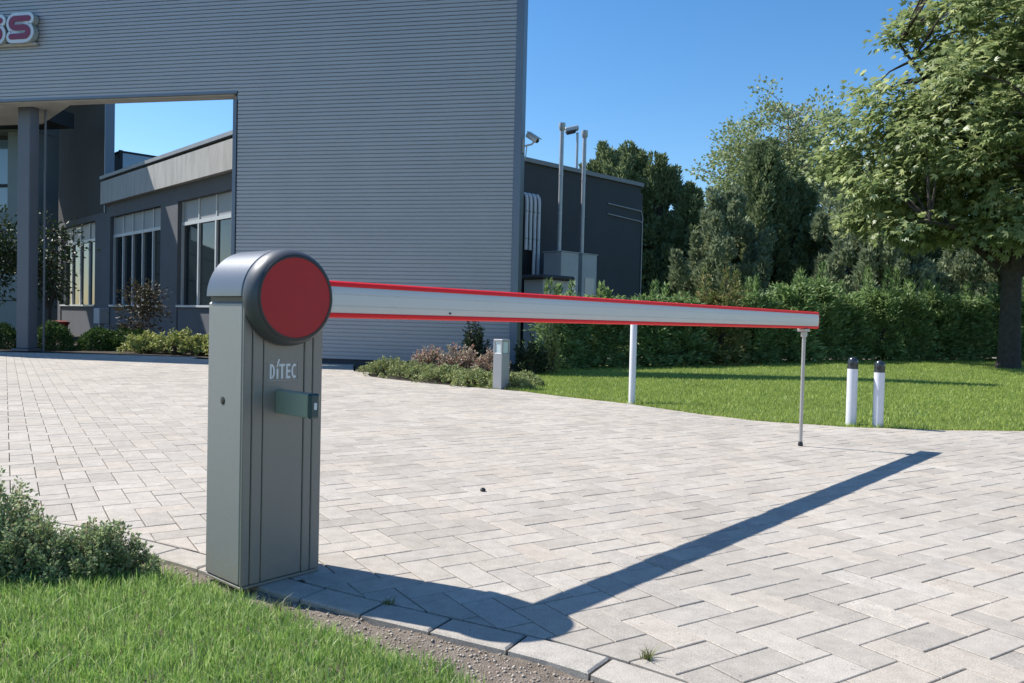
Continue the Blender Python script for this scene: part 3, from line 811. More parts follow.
# ------------------------------------------------------------------ posts and bollards
pz = lawn_z(1.369, 9.06)
post = thing('white_post', 'tall plain white round post at the lawn edge behind the boom', 'post', (1.369, 9.02, 0))
mb = MB(); mb.lathe((1.369, 9.02, 0), (0, 0, 1), [(-0.05, 0.038), (1.015, 0.038), (1.022, 0.035), (1.024, 0.001)], 28); mb.build('tube', M['white'], post, True, angle=30)
mb = MB(); mb.lathe((1.369, 9.02, 0), (0, 0, 1), [(0.0, 0.0), (0.0, 0.055), (0.006, 0.055), (0.007, 0.0385)], 24); mb.build('base_flange', M['white'], post, True, angle=30)
def bollard(x, y, h, label):
    t = thing('photocell_bollard', label, 'bollard', (x, y, 0), 'photocell bollards at the lawn edge')
    r = 0.047; hc = 0.112
    mb = MB(); mb.lathe((x, y, 0), (0, 0, 1), [(-0.05, r), (h - hc, r), (h - hc, r - 0.004)], 32, cap1=True); mb.build('post', M['bollard'], t, True, angle=30)
    # cap: upright cylinder whose top rounds over like an arch, with a flat front window towards the boom line
    d = Vector((-0.55, -0.83, 0)).normalized(); s = Vector((d.y, -d.x, 0))
    mb = MB(); prof = []
    n = 14
    rings = []
    for k in range(n + 1):
        f = k / n
        if f < 0.55: z = h - hc + (hc - r) * f / 0.55; wx = r
        else:
            a = (f - 0.55) / 0.45 * math.pi / 2; z = h - r + r * math.sin(a); wx = max(0.0004, r * math.cos(a))
        rings.append((z, wx))
    m_ = 32
    for z, wx in rings:
        for k in range(m_):
            a = 2 * math.pi * k / m_
            p = Vector((x, y, z)) + s * (wx * math.cos(a)) + d * (r * math.sin(a) * min(1, (0.35 + 0.65 * wx / r)))
            mb.v.append(tuple(p))
    for i in range(n):
        for k in range(m_): mb.f.append((i * m_ + k, i * m_ + (k + 1) % m_, (i + 1) * m_ + (k + 1) % m_, (i + 1) * m_ + k))
    cpo = mb.build('cap', M['lens'], t, True, angle=50)
    mb = MB(); mb.lathe(Vector((x, y, h - 0.066)) + d * (r - 0.003), d, [(0, 0.020), (0.006, 0.019), (0.007, 0.015), (0.005, 0.010), (0.007, 0.008), (0.007, 0.001)], 20); mb.build('photocell_eye', M['rim'], cpo, True)
    return t
bollard(3.19, 7.47, 0.64, 'white bollard with dark rounded cap at lawn edge, the one nearer the boom leg')
bollard(3.40, 7.38, 0.617, 'white bollard with dark rounded cap at lawn edge, the one farther from the boom')

def lamp_bollard(x, y, h, w, az):
    t = thing('bollard_lamp', 'short square grey lamp post with glass panels standing in the planting bed', 'lamp post', (x, y, 0))
    a = Vector((math.sin(az), math.cos(az), 0)); b = Vector((a.y, -a.x, 0)); ax = (a, b, bz)
    mb = MB(); mb.box((x, y, (h - 0.18) / 2), (w, w, h - 0.18), ax, 0.004); mb.build('post', M['lamppaint'], t)
    mb = MB()
    for s1 in (-1, 1):
        for s2 in (-1, 1): mb = MB(); mb.box(Vector((x, y, h - 0.105)) + a * (s1 * (w / 2 - 0.012)) + b * (s2 * (w / 2 - 0.012)), (0.024, 0.024, 0.148), ax); mb.build('frame_post', M['lamppaint'], t)
    mb = MB(); mb.box((x, y, h - 0.105), (w - 0.022, w - 0.022, 0.148), ax); mb.build('lamp_glass', M['lampglass'], t)
    mb = MB(); mb.box((x, y, h - 0.0155), (w, w, 0.031), ax, 0.003); mb.build('lamp_cap', M['lamppaint'], t)
lamp_bollard(-0.135, 10.55, 0.655, 0.155, R(41))

# ------------------------------------------------------------------ the corrugated portal wall
WO = Vector((-2.96, 15.2, 0)); wd = Vector((0.98, -0.199, 0)); wf = Vector((-0.199, -0.98, 0))     # along, towards the camera
WAX = (wd, wf, bz)
def wp(a, f, z): return WO + wd * a + wf * f + bz * z
WT, WL, WR = 8.9, -13.5, 3.10
OA, OB, OZ = -11.4, -2.60, 5.2       # opening: from, to, top
portal = thing('portal_wall', 'tall free-standing wall of grey ribbed metal sheet with a large square opening', 'wall', WO)
def corrug(a0, a1, z0, z1, name, f0=0.0, flip=1):
    mb = MB(); P = 0.0735; n = int((z1 - z0) / P); pr = []
    for k in range(n + 1):
        z = z0 + k * P
        for dz, dp in ((0.0, 0.0), (0.054, 0.003), (0.058, -0.023), (0.070, -0.023)):
            if z + dz <= z1: pr.append((z + dz, dp))
    pr.append((z1, 0.0))
    m = max(1, int((a1 - a0) / 1.2))
    for z, dp in pr:
        for i in range(m + 1): mb.v.append(tuple(wp(a0 + (a1 - a0) * i / m, f0 + flip * dp, z)))
    for j in range(len(pr) - 1):
        for i in range(m): mb.f.append((j * (m + 1) + i, j * (m + 1) + i + 1, (j + 1) * (m + 1) + i + 1, (j + 1) * (m + 1) + i))
    return mb.build(name, M['clad'], portal)
ZB = 0.10
corrug(OB + 0.06, WR - 0.12, ZB, WT, 'cladding')
corrug(OA - 0.06, OB + 0.06, OZ + 0.05, WT, 'cladding')
corrug(WL, OA - 0.06, ZB, WT, 'cladding')
TH = 0.34
mb = MB()                                     # structural core with rear sheet
mb.box(wp((OB + WR) / 2, -TH / 2 - 0.02, (WT + ZB) / 2), (WR - OB - 0.02, TH - 0.04, WT - ZB - 0.02), WAX)
mb.box(wp((OA + OB) / 2, -TH / 2 - 0.02, (WT + OZ) / 2), (OB - OA + 0.02, TH - 0.04, WT - OZ - 0.02), WAX)
mb.box(wp((OA + WL) / 2, -TH / 2 - 0.02, (WT + ZB) / 2), (OA - WL - 0.02, TH - 0.04, WT - ZB - 0.02), WAX)
mb.build('core', M['flash'], portal)
mb = MB()
mb.box(wp(WR - 0.06, -TH / 2 + 0.013, (WT + ZB) / 2), (0.14, TH + 0.006, WT - ZB), WAX, 0.006)
mb.build('corner_flashing', M['flash'], portal)
mb = MB()
mb.box(wp(OB - 0.0, -TH / 2 + 0.012, (OZ + ZB) / 2 - 0.06), (0.075, TH + 0.01, OZ - ZB - 0.1), WAX, 0.004)
mb.build('opening_jamb', M['flash'], portal)
mb = MB()
mb.box(wp((OA + OB) / 2, -TH / 2 + 0.012, OZ + 0.03), (OB - OA + 0.075, TH + 0.01, 0.05), WAX, 0.004)
mb.build('lintel_flashing', M['flash'], portal)
mb = MB(); mb.box(wp((OA + OB) / 2, -TH / 2 - 0.01, OZ - 0.004), (OB - OA - 0.09, TH - 0.06, 0.022), WAX); mb.build('soffit', M['soffit'], portal)
for a, b in ((OB, WR), (WL, OA)): mb = MB(); mb.box(wp((a + b) / 2, -0.18, 0.045), (b - a - 0.05, 0.30, 0.13), WAX); mb.build('plinth', M['plinth'], portal)
mb = MB()
for a, b, z in ((WL, WR, WT),): mb.box(wp((a + b) / 2, -TH / 2 + 0.01, z + 0.02), (b - a + 0.02, TH + 0.06, 0.05), WAX, 0.005)
mb.build('coping', M['flash'], portal)
# deep frame behind the left half of the opening
mb = MB(); mb.prism([tuple(wp(a, f, 0).xy) for a, f in ((-13.2, -0.36), (-6.5, -0.36), (-8.76, -2.0), (-13.2, -2.0))], OZ + 0.06, OZ + 0.26); mb.build('canopy_soffit', M['soffit'], portal)

cpos = wp(-7.86, -0.62, 0)
col = thing('steel_column', 'thick blue-grey steel column standing under the portal lintel', 'column', cpos)
mb = MB(); mb.box(cpos + bz * 2.66, (0.30, 0.27, 5.20), WAX, 0.012); mb.build('shaft', M['column'], col)
mb = MB(); mb.box(cpos + bz * 0.03, (0.42, 0.40, 0.05), WAX, 0.004); mb.build('base_plate', M['column'], col)
dpos = wp(-7.60, -0.80, 0)
dp_ = thing('rain_pipe', 'thin pale metal downpipe beside the thick steel column', 'downpipe', dpos)
mb = MB(); mb.tube([dpos + bz * 0.0, dpos + bz * 5.24], 0.022, 12); mb.build('tube', M['column'], dp_, True)
for z in (1.1, 2.9, 4.6): mb = MB(); mb.tube([dpos + bz * z, dpos + bz * (z + 0.04)], 0.028, 12); mb.build('collar', M['column'], dp_, True)

# sign letters: S shapes, pale rim plate with a red face, box sides
def s_path(w, h, n=10):
    """centre line of a squarish S, from top right to bottom right"""
    r = h / 4; p = [(w / 2, h / 2)]
    cx = -w / 2 + r; 
    for k in range(n + 1):
        t = math.pi / 2 + math.pi * k / n; p.append((cx + r * math.cos(t), h / 4 + r * math.sin(t)))
    cx = w / 2 - r
    for k in range(n + 1):
        t = math.pi / 2 - math.pi * k / n; p.append((cx + r * math.cos(t), -h / 4 + r * math.sin(t)))
    p.append((-w / 2, -h / 2))
    return p
def ribbon(path, wdt, f0, f1, a0, z0, mb, skew=0.0):
    """flat stroke of width WDT with round ends, extruded from f0 to f1 off the wall"""
    def cap(c, ang, n=8): return [(c[0] + wdt / 2 * math.cos(ang + math.pi * k / n), c[1] + wdt / 2 * math.sin(ang + math.pi * k / n)) for k in range(n + 1)]
    L, Rr = [], []
    for i, p in enumerate(path):
        a = path[max(0, i - 1)]; b = path[min(len(path) - 1, i + 1)]
        dx, dy = b[0] - a[0], b[1] - a[1]; l = math.hypot(dx, dy)
        L.append((p[0] - dy / l * wdt / 2, p[1] + dx / l * wdt / 2)); Rr.append((p[0] + dy / l * wdt / 2, p[1] - dx / l * wdt / 2))
    k = len(path)
    o = len(mb.v)
    for f in (f0, f1):
        for q in L + Rr: mb.v.append(tuple(wp(a0 + q[0] + skew * q[1], f, z0 + q[1])))
    for i in range(k - 1):
        mb.f.append((o + 2 * k + i, o + 2 * k + i + 1, o + 3 * k + i + 1, o + 3 * k + i))
        mb.f.append((o + i, o + k + i, o + k + i + 1, o + i + 1))
        mb.f.append((o + i, o + i + 1, o + 2 * k + i + 1, o + 2 * k + i)); mb.f.append((o + k + i, o + 3 * k + i, o + 3 * k + i + 1, o + k + i + 1))
    for e, sg in ((0, -1), (k - 1, 1)):
        p = path[e]; q = path[1] if e == 0 else path[-2]
        ang = math.atan2(p[1] - q[1], p[0] - q[0])
        c = [(p[0] + wdt / 2 * math.cos(ang - math.pi / 2 + math.pi * i / 10), p[1] + wdt / 2 * math.sin(ang - math.pi / 2 + math.pi * i / 10)) for i in range(11)]
        b0 = len(mb.v)
        for f in (f0, f1):
            for x_, z_ in c: mb.v.append(tuple(wp(a0 + x_, f, z0 + z_)))
        mb.f.append(tuple(b0 + 11 + i for i in range(11)))
        for i in range(10): mb.f.append((b0 + i, b0 + i + 1, b0 + 12 + i, b0 + 11 + i))
def letter(a0, z0, label):
    t = thing('sign_letter', label, 'sign letter', wp(a0, 0.1, z0), 'channel letters on the portal wall')
    pth = s_path(0.40, 0.36)
    mb = MB(); ribbon(pth, 0.265, 0.03, 0.15, a0, z0, mb); mb.box(wp(a0, 0.09, z0), (0.40, 0.11, 0.40), WAX); mb.build('letter_box', M['signside'], t)
    mb = MB(); ribbon(pth, 0.250, 0.151, 0.158, a0, z0, mb); mb.box(wp(a0, 0.153, z0), (0.36, 0.007, 0.36), WAX); mb.build('pale_rim', M['signrim'], t)
    mb = MB(); ribbon(pth, 0.115, 0.159, 0.172, a0, z0, mb); mb.build('red_face', M['signred'], t)
letter(-7.37, 6.66, 'dark red letter S with pale rim, the last letter of the wall sign')
letter(-8.04, 6.64, 'dark red letter S with pale rim, cut by the picture edge, before the last letter')
rl = MB(); rl.box(wp(-8.35, 0.06, 6.345), (2.6, 0.06, 0.05), WAX, 0.004)
tagp(rl.build('sign_rail', M['soffit'], None, origin=wp(-8.35, 0.06, 6.345)), 'thin pale rail on the ribbed wall under the sign letters', 'sign rail')

# security camera on the wall's edge
cc = wp(WR + 0.02, -0.10, 4.15)
cam_t = thing('security_camera', 'small grey security camera on a bracket at the wall edge', 'camera', cc)
mb = MB(); mb.box(cc + wd * 0.005 - bz * 0.06, (0.03, 0.10, 0.26), WAX, 0.004); mb.build('wall_plate', M['cctv'], cam_t)
mb = MB(); mb.tube([cc + wd * 0.02 - bz * 0.06, cc + wd * 0.16 - bz * 0.03, cc + wd * 0.22 + bz * 0.04], 0.017, 10); mb.tube([cc + wd * 0.03 - bz * 0.30, cc + wd * 0.05 - bz * 0.30, cc + wd * 0.07 - bz * 0.06], 0.010, 8); mb.build('bracket', M['cctv'], cam_t, True)
hd = (wd * 0.72 + wf * 0.45 - bz * 0.52).normalized(); hs_ = hd.cross(bz).normalized(); hu = hs_.cross(hd)
hc_ = cc + wd * 0.17 + bz * 0.09
mb = MB(); mb.box(hc_, (0.30, 0.10, 0.095), (hd, hs_, hu), 0.022); hous = mb.build('housing', M['cctv'], cam_t)
mb = MB(); mb.box(hc_ + hu * 0.056 + hd * 0.02, (0.33, 0.115, 0.012), (hd, hs_, hu), 0.004); mb.build('sun_shield', M['cctv'], cam_t)
mb = MB(); mb.lathe(hc_ + hd * 0.147, hd, [(0, 0.036), (0.006, 0.036), (0.006, 0.001)], 16); mb.build('lens', M['rim'], hous)

# ------------------------------------------------------------------ the office building
fd = Vector((-0.695, 0.719, 0)); fo = Vector((-0.719, -0.695, 0))     # along the window front, outward
FA = Vector((-7.3, 21.0, 0)); FAX = (fd, fo, bz)
def fp(t, o, z): return FA + fd * t + fo * o + bz * z
K = FA - fd * 3.16                                                   # near corner of the building
bd = Vector((0.72, 0.69, 0)).normalized(); bo = Vector((0.69, -0.72, 0)).normalized(); BAX = (bd, bo, bz)
BP = Vector((0.36, 24.0, 0))
def bp(s, o, z): return BP + bd * s + bo * o + bz * z
RH = 5.41
office = thing('office_building', 'low flat-roofed charcoal office building with tall window bays', 'building', K)
far_corner = bp(5.62, 0, 0)
KB = K + bo * 0.0
poly = [K, far_corner, far_corner - bo * 16, fp(25, 0, 0), ]
mb = MB(); mb.prism([(p.x, p.y) for p in poly], -0.1, RH); walls = mb.build('wall', M['charcoal'], office)
# window front, set in front of the core wall so bays read as recesses
BAYS = [(-2.9, -0.6, 2), (-0.25, 3.25, 3), (4.55, 9.1, 5), (10.7, 14.9, 4), (15.6, 19.5, 4)]
def seg(mb, t0, t1, z0, z1, o0, o1): mb.box(fp((t0 + t1) / 2, (o0 + o1) / 2, (z0 + z1) / 2), (t1 - t0, o1 - o0, z1 - z0), FAX)
ZS, ZT, ZW = 1.07, 3.42, 4.12
mb = MB(); prev = -3.15
for t0, t1, n in BAYS:
    seg(mb, prev, t0, -0.1, ZW + 0.0, 0.0, 0.24); prev = t1
    seg(mb, t0 + 0.001, t1 - 0.001, -0.1, ZS, 0.0, 0.21)
seg(mb, prev, 24.8, -0.1, ZW, 0.0, 0.24)
seg(mb, -3.15, 24.8, ZW + 0.002, 4.556, 0.0, 0.23)
mb.build('window_wall', M['office'], office)
mb = MB(); seg(mb, -3.4, 9.57, 4.56, 5.33, 0.0, 0.42); mb.build('fascia', M['fascia'], office)
mb = MB(); seg(mb, -3.35, 9.57, 5.333, 5.41, 0.0, 0.34); mb.build('roof_gap', M['dark'], office)
mb = MB(); seg(mb, -3.45, 9.57, 5.413, 5.52, -0.5, 0.45); mb.build('eaves_trim', M['trim'], office)
for t0, t1, n in BAYS:
    fr = MB()
    for i in range(n + 1):
        t = t0 + 0.04 + (t1 - t0 - 0.08) * i / n
        seg(fr, t - 0.038, t + 0.038, ZS + 0.03, ZT - 0.001, 0.04, 0.13)
    seg(fr, t0 + 0.002, t1 - 0.002, ZT, ZT + 0.10, 0.04, 0.131)
    for i in range(n + 1):
        t = t0 + 0.03 + (t1 - t0 - 0.06) * i / n
        seg(fr, t - 0.028, t + 0.028, ZT + 0.101, ZW - 0.002, 0.04, 0.115)
    w = fr.build('window', M['winframe'], office)
    sl = MB(); seg(sl, t0 + 0.002, t1 - 0.002, ZS + 0.002, ZS + 0.06, 0.03, 0.27); sl.build('window_sill', M['winframe'], w)
    gl = MB()
    for i in range(n):
        a = t0 + 0.04 + (t1 - t0 - 0.08) * i / n + 0.039; b = t0 + 0.04 + (t1 - t0 - 0.08) * (i + 1) / n - 0.039
        seg(gl, a, b, ZS + 0.061, ZT - 0.002, 0.055, 0.07)
    gl.build('window_pane', M['glass'], w)
    tp = MB()
    for i in range(n):
        a = t0 + 0.03 + (t1 - t0 - 0.06) * i / n + 0.029; b = t0 + 0.03 + (t1 - t0 - 0.06) * (i + 1) / n - 0.029
        seg(tp, a, b, ZT + 0.102, ZW - 0.004, 0.055, 0.085)
    tp.build('transom_panel', M['transom'], w)
# upper block with its metal end strip
mb = MB(); mb.box(fp(14.75, 0.12, 7.5), (10.1, 0.24, 6.3), FAX); mb.build('upper_block', M['block'], office)
mb = MB(); mb.box(fp(9.64, 0.12, 7.48), (0.10, 0.30, 6.36), FAX, 0.006); mb.build('end_strip', M['flash'], office)
mb = MB(); mb.box(fp(14.6, 1.2, 10.78), (9.9, 8.2, 0.22), FAX); mb.build('shade_slab', M['trim'], office)  # unseen overhanging slab, added to cast shade on the window front
# roof of the low wing, rear trim
mb = MB(); mb.box(bp(-1.0, -0.09, RH + 0.11), (13.0, 0.18, 0.22), BAX); mb.build('parapet', M['charcoal'], office)
mb = MB(); mb.box(bp(-1.0, -0.05, RH + 0.29), (13.15, 0.28, 0.13), BAX, 0.004); mb.build('parapet_trim', M['gabletrim'], office)
# roof lantern in sky-coloured glass behind the fascia
mb = MB(); mb.box(fp(14.2, -2.7, 6.38), (3.2, 3.0, 1.36), FAX); lan = mb.build('roof_lantern', M['skyglass'], office)
mb = MB()
for t in (12.6, 15.8):
    for z in (5.74, 6.34, 7.05): mb.box(fp(t, -2.7, z), (0.08, 3.06, 0.07), FAX)
    for o in (-1.2, -4.2): mb.box(fp(t, o, 6.38), (0.11, 0.12, 1.44), FAX)
mb.box(fp(14.2, -1.2, 7.05), (3.2, 0.08, 0.07), FAX)
mb.build('lantern_frame', M['plinth'], lan)
mb = MB(); mb.box(fp(12.3, -0.75, 6.15), (0.5, 0.5, 1.0), FAX); mb.build('roof_hatch', M['plinth'], office)
# service side: dark doorway, conduits
mb = MB(); mb.box(bp(-0.55, 0.1, 2.0), (1.55, 0.2, 4.05), BAX); mb.build('service_door', M['dark'], office)
mb = MB()
for a, b in ((bp(3.7, .03, 4.86), bp(5.52, .03, 4.80)), (bp(3.7, .03, 4.52), bp(5.52, .03, 4.44))): mb.tube([a, b], 0.022, 8)
mb.tube([bp(5.52, .03, 4.80), bp(5.60, .03, 4.6), bp(5.60, .03, 1.0)], 0.022, 8); mb.tube([bp(5.52, .03, 4.44), bp(5.56, .03, 4.40)], 0.022, 8)
mb.build('conduit', M['trim'], office, True)
# entrance wing to the far left
ent = thing('entrance_wing', 'tall grey-green entrance wing with sky-coloured glass behind the steel column', 'building', (-19, 28.2, 0))
e0 = Vector((-16.6, 27.6, 0)); ea = Vector((-0.98, 0.199, 0)); eo = Vector((-0.199, -0.98, 0)); EAX = (ea, eo, bz)
def ep(t, o, z): return e0 + ea * t + eo * o + bz * z
mb = MB(); mb.box(ep(6, -0.6, 2.1), (12, 1.2, 4.3), EAX); mb.box(ep(6, -0.6, 8.95), (12, 1.2, 3.8), EAX); mb.box(ep(0.5, -0.6, 5.64), (1.0, 1.19, 2.78), EAX)
mb.build('wall', M['green'], ent)
mb = MB()
for z in (1.2, 2.4, 3.6): mb.box(ep(6, 0.005, z), (11.98, 0.02, 0.03), EAX)
mb.build('panel_joint', M['plinth'], ent)
mb = MB(); mb.box(ep(6.4, -0.8, 5.64), (10.7, 0.1, 2.76), EAX); gw = mb.build('window', M['skyglass'], ent)
mb = MB()
for t in (1.05, 2.6, 4.2, 5.8, 7.4, 9.0): mb.box(ep(t, -0.72, 5.64), (0.09, 0.12, 2.75), EAX)
for z in (4.32, 5.3, 6.98): mb.box(ep(6.4, -0.70, z), (10.7, 0.10, 0.09), EAX)
mb.build('window_frame', M['plinth'], gw)
mb = MB(); mb.box(ep(5.0, 0.6, 7.35), (13.0, 1.5, 0.5), EAX); mb.build('entrance_beam', M['dark'], ent)

# services outside the dark gable
for k, (s, zb_, lab) in enumerate(((-0.33, 3.0, 'pale vertical duct pipe, first of four beside the black doorway'), (-0.165, 3.0, 'pale vertical duct pipe, second of four from the black doorway'), (0.01, 1.2, 'pale vertical duct pipe, third of four from the black doorway'), (0.185, 1.2, 'pale vertical duct pipe, farthest of four from the black doorway'))):
    t = thing('duct_pipe', lab, 'pipe', bp(s, 0.32, zb_), 'pale pipes on the dark wall')
    mb = MB(); mb.tube([bp(s, 0.32, zb_ - (1.9 if zb_ < 2 else 0)), bp(s, 0.32, 4.42), bp(s, 0.30, 4.56), bp(s, 0.24, 4.64), bp(s, 0.0, 4.66)], 0.050, 14); mb.build('tube', M['white'], t, True)
    for z in (3.3, 4.1): mb = MB(); mb.tube([bp(s, 0.32, z), bp(s, 0.32, z + 0.05)], 0.055, 14); mb.build('clamp', M['steel'], t, True)
def vent_unit(s, o, w, d, h, label):
    t = thing('ventilation_unit', label, 'ventilation unit', bp(s, o, 0), 'ventilation units by the gable')
    mb = MB(); mb.box(bp(s, o, h / 2), (w, d, h), BAX, 0.012); bod = mb.build('casing', M['unit'], t)
    mb = MB(); mb.box(bp(s, o, h + 0.013), (w + 0.05, d + 0.05, 0.025), BAX, 0.004); mb.build('lid', M['unit'], t)
    mb = MB(); mb.box(bp(s, o + d / 2 + 0.004, h - 1.0), (w * 0.64, 0.012, 0.62), BAX)
    for z in np.arange(h - 1.27, h - 0.7, 0.07): mb.box(bp(s, o + d / 2 + 0.012, z), (w * 0.6, 0.02, 0.025), BAX)
    mb.build('louvre', M['steel'], bod)
vent_unit(0.20, 1.25, 0.74, 0.70, 2.90, 'pale box-shaped ventilation unit nearer the black doorway')
vent_unit(1.22, 1.15, 0.66, 0.62, 2.92, 'pale box-shaped ventilation unit farther from the black doorway')
def flue(s, o, z0, z1, label):
    t = thing('flue_pipe', label, 'flue', bp(s, o, z0), 'flue pipes above the gable')
    mb = MB(); mb.tube([bp(s, o, z0), bp(s, o, z1 - 0.2)], 0.060, 16)
    for z in (z0 + 1.1, z0 + 2.2): mb.tube([bp(s, o, z), bp(s, o, z + 0.05)], 0.068, 16)
    mb.build('tube', M['steel'], t, True)
    mb = MB(); mb.tube([bp(s, o, z1 - 0.22), bp(s, o, z1 - 0.16), bp(s, o, z1)], [0.065, 0.095, 0.095], 16); mb.build('cap', M['steel'], t, True)
flue(0.10, 1.25, 2.925, 6.62, 'tall metal flue pipe rising from the ventilation unit nearer the doorway')
flue(1.20, 1.15, 2.945, 6.62, 'tall metal flue pipe rising from the ventilation unit farther from the doorway')
bx = thing('bin_enclosure', 'low grey enclosure with dark flat lid in front of the ventilation units', 'enclosure', bp(-1.5, 2.3, 0))
mb = MB(); mb.box(bp(-1.5, 2.3, 1.0), (0.95, 0.7, 2.0), BAX, 0.01); mb.build('box', M['unit'], bx)
mb = MB(); mb.box(bp(-1.5, 2.3, 2.06), (1.25, 1.0, 0.12), BAX, 0.04); mb.build('lid', M['plinth'], bx)
fpos = Vector((2.22, 29.5, 5.6))
fl = thing('floodlight', 'flat-headed floodlight on a thin mast above the gable roof', 'floodlight', fpos)
mb = MB(); mb.tube([fpos, fpos + bz * 2.25], [0.055, 0.045], 12); mb.build('mast', M['steel'], fl, True)
mb = MB(); mb.box(fpos + Vector((-0.22, -0.05, 2.36)), (0.50, 0.30, 0.16), ((0.97, 0, 0.24), (0, 1, 0), (-0.24, 0, 0.97)), 0.03); mb.build('lamp_head', M['steel'], fl)
mb = MB(); mb.box(fpos + Vector((-0.24, -0.06, 2.25)), (0.36, 0.26, 0.10), ((0.97, 0, 0.24), (0, 1, 0), (-0.24, 0, 0.97)), 0.03); mb.build('lamp_glass', M['plinth'], fl)

# ------------------------------------------------------------------ plants
def merge(parts):
    V, T, o = [], [], 0
    for v, t in parts: V.append(v); T.append(t + o); o += len(v)
    return np.concatenate(V), np.concatenate(T)

def stems_mesh(lines, name, mat, parent, n=6):
    mb = MB()
    for pts, r0, r1 in lines:
        k = len(pts); mb.tube(pts, [r0 + (r1 - r0) * i / (k - 1) for i in range(k)], n)
    o = mb.build(name, mat, None, True, angle=60); o.parent = parent
    return o

def low_shrub(name, label, cat, x, y, z, rx, ry, h, nst, per, L, W, mat, group=None, up=0.7, tipspread=0.03, shape=0.5):
    """dome of upright stems, each with leaves along its last stretch"""
    t = thing(name, label, cat, (x, y, z), group)
    a = rng.uniform(0, 2 * np.pi, nst); q = np.sqrt(rng.random(nst))
    ph = rng.uniform(0, 6, 3)
    lump = 1 + 0.16 * np.sin(3 * a + ph[0]) + 0.12 * np.sin(5 * a + ph[1]) + 0.08 * np.sin(9 * a + ph[2])
    hh = h * np.power(np.maximum(0.02, 1 - q ** 2.4), shape) * rng.uniform(0.66, 1.16, nst) * (1 + 0.14 * np.sin(4 * a + 5 * q + ph[1]))
    tip = np.column_stack([np.cos(a) * q * rx * lump, np.sin(a) * q * ry * lump, np.maximum(hh, 0.12 * h)])
    base = tip * (0.25, 0.25, 0)
    D = unit(tip - base + (0, 0, up * h * 0.4))
    P, DD = [], []
    for i in range(nst):
        s = rng.random(per) ** 0.6
        ln = 0.42 * h
        c = tip[i] - D[i] * (ln * (1 - s))[:, None]
        rad = rng.normal(size=(per, 3)); rad -= D[i] * (rad @ D[i])[:, None]; rad = unit(rad)
        P.append(c + rad * (tipspread * 0.2)); DD.append(unit(rad * 0.9 + D[i] * rng.uniform(0.3, 1.2, per)[:, None]))
    P = np.concatenate(P); DD = np.concatenate(DD)
    P[:, 2] = np.maximum(P[:, 2], 0.003)
    V, T = leaves(P, DD, L * rng.uniform(0.6, 1.25, len(P)), W * rng.uniform(0.7, 1.2, len(P)), 0.3)
    np_mesh('foliage', V, T, mat, t)
    k = min(nst, 160)
    stems_mesh([([tuple(base[i]), tuple(base[i] * 0.5 + tip[i] * 0.5 + (0, 0, 0.03 * h)), tuple(tip[i])], 0.012 * h, 0.004 * h) for i in range(0, nst, max(1, nst // k))], 'stem', M['twig'], t, 5)
    return t
low_shrub('low_shrub', 'taller small-leaved green shrub cut by the left picture edge beside the grass', 'shrub', -1.80, 2.72, -0.03, 0.25, 0.18, 0.32, 560, 26, 0.0155, 0.0085, M['shrubleaf'], 'low shrubs at the paving edge', shape=0.75)
low_shrub('low_shrub', 'rounded small-leaved shrub at the paving edge, the one nearer the barrier cabinet', 'shrub', -1.39, 2.69, -0.03, 0.19, 0.12, 0.185, 360, 26, 0.0150, 0.0080, M['shrubleaf'], 'low shrubs at the paving edge')
low_shrub('low_shrub', 'lowest small-leaved shrub, squeezed between the taller shrub and the rounded one', 'shrub', -1.585, 2.65, -0.03, 0.18, 0.12, 0.205, 330, 26, 0.0150, 0.0080, M['shrubleaf'], 'low shrubs at the paving edge')
# shrubs in the bed before the ribbed wall
bed = [(-1.92, 12.55, .42, .34, .38), (-1.42, 12.0, .44, .36, .36), (-0.92, 11.45, .42, .34, .33), (-0.48, 11.0, .40, .32, .31), (0.02, 10.72, .33, .28, .27), (0.18, 10.95, .30, .3, .28)]
bl = ['green mound of ground cover at the pointed left tip of the planting bed', 'green mound of ground cover next to the one at the bed tip', 'green mound of ground cover in front of the russet plants', 'green mound of ground cover just left of the bollard lamp', 'green mound of ground cover at the foot of the bollard lamp', 'green mound of ground cover between bollard lamp and lawn']
for (x, y, rx, ry, h), lb in zip(bed, bl):
    low_shrub('ground_cover_shrub', lb, 'shrub', x, y, 0, rx, ry, h * 0.62, 240, 13, 0.040, 0.018, M['coverleaf'], 'ground cover mounds in the planting bed')
for (x, y, rx, h), lb in zip([(-1.25, 12.55, .42, .52), (-0.75, 12.2, .42, .56), (-0.28, 11.75, .36, .50)], ['russet flowering plant behind the ground cover, farthest from the bollard lamp', 'russet flowering plant between two others in the planting bed', 'russet flowering plant nearest the bollard lamp']):
    low_shrub('russet_plant', lb, 'plant', x, y, 0, rx * .85, rx * .7, h * .78, 170, 12, 0.05, 0.022, M['redleaf'], 'russet plants in the planting bed', shape=0.35)
low_shrub('dark_shrub', 'small dark shrub against the ribbed wall behind the russet plants', 'shrub', -0.62, 13.3, 0, .26, .25, .78, 150, 16, 0.06, 0.025, M['darkleaf'])
low_shrub('dark_shrub', 'dark leafy shrub behind the bollard lamp at the wall corner', 'shrub', 0.30, 13.3, 0, .30, .28, .52, 150, 15, 0.06, 0.025, M['darkleaf'])
low_shrub('variegated_shrub', 'pale yellow-tipped shrub beside the wall corner', 'shrub', 0.62, 13.6, 0, .22, .2, .80, 110, 14, 0.06, 0.028, M['yellowleaf'])
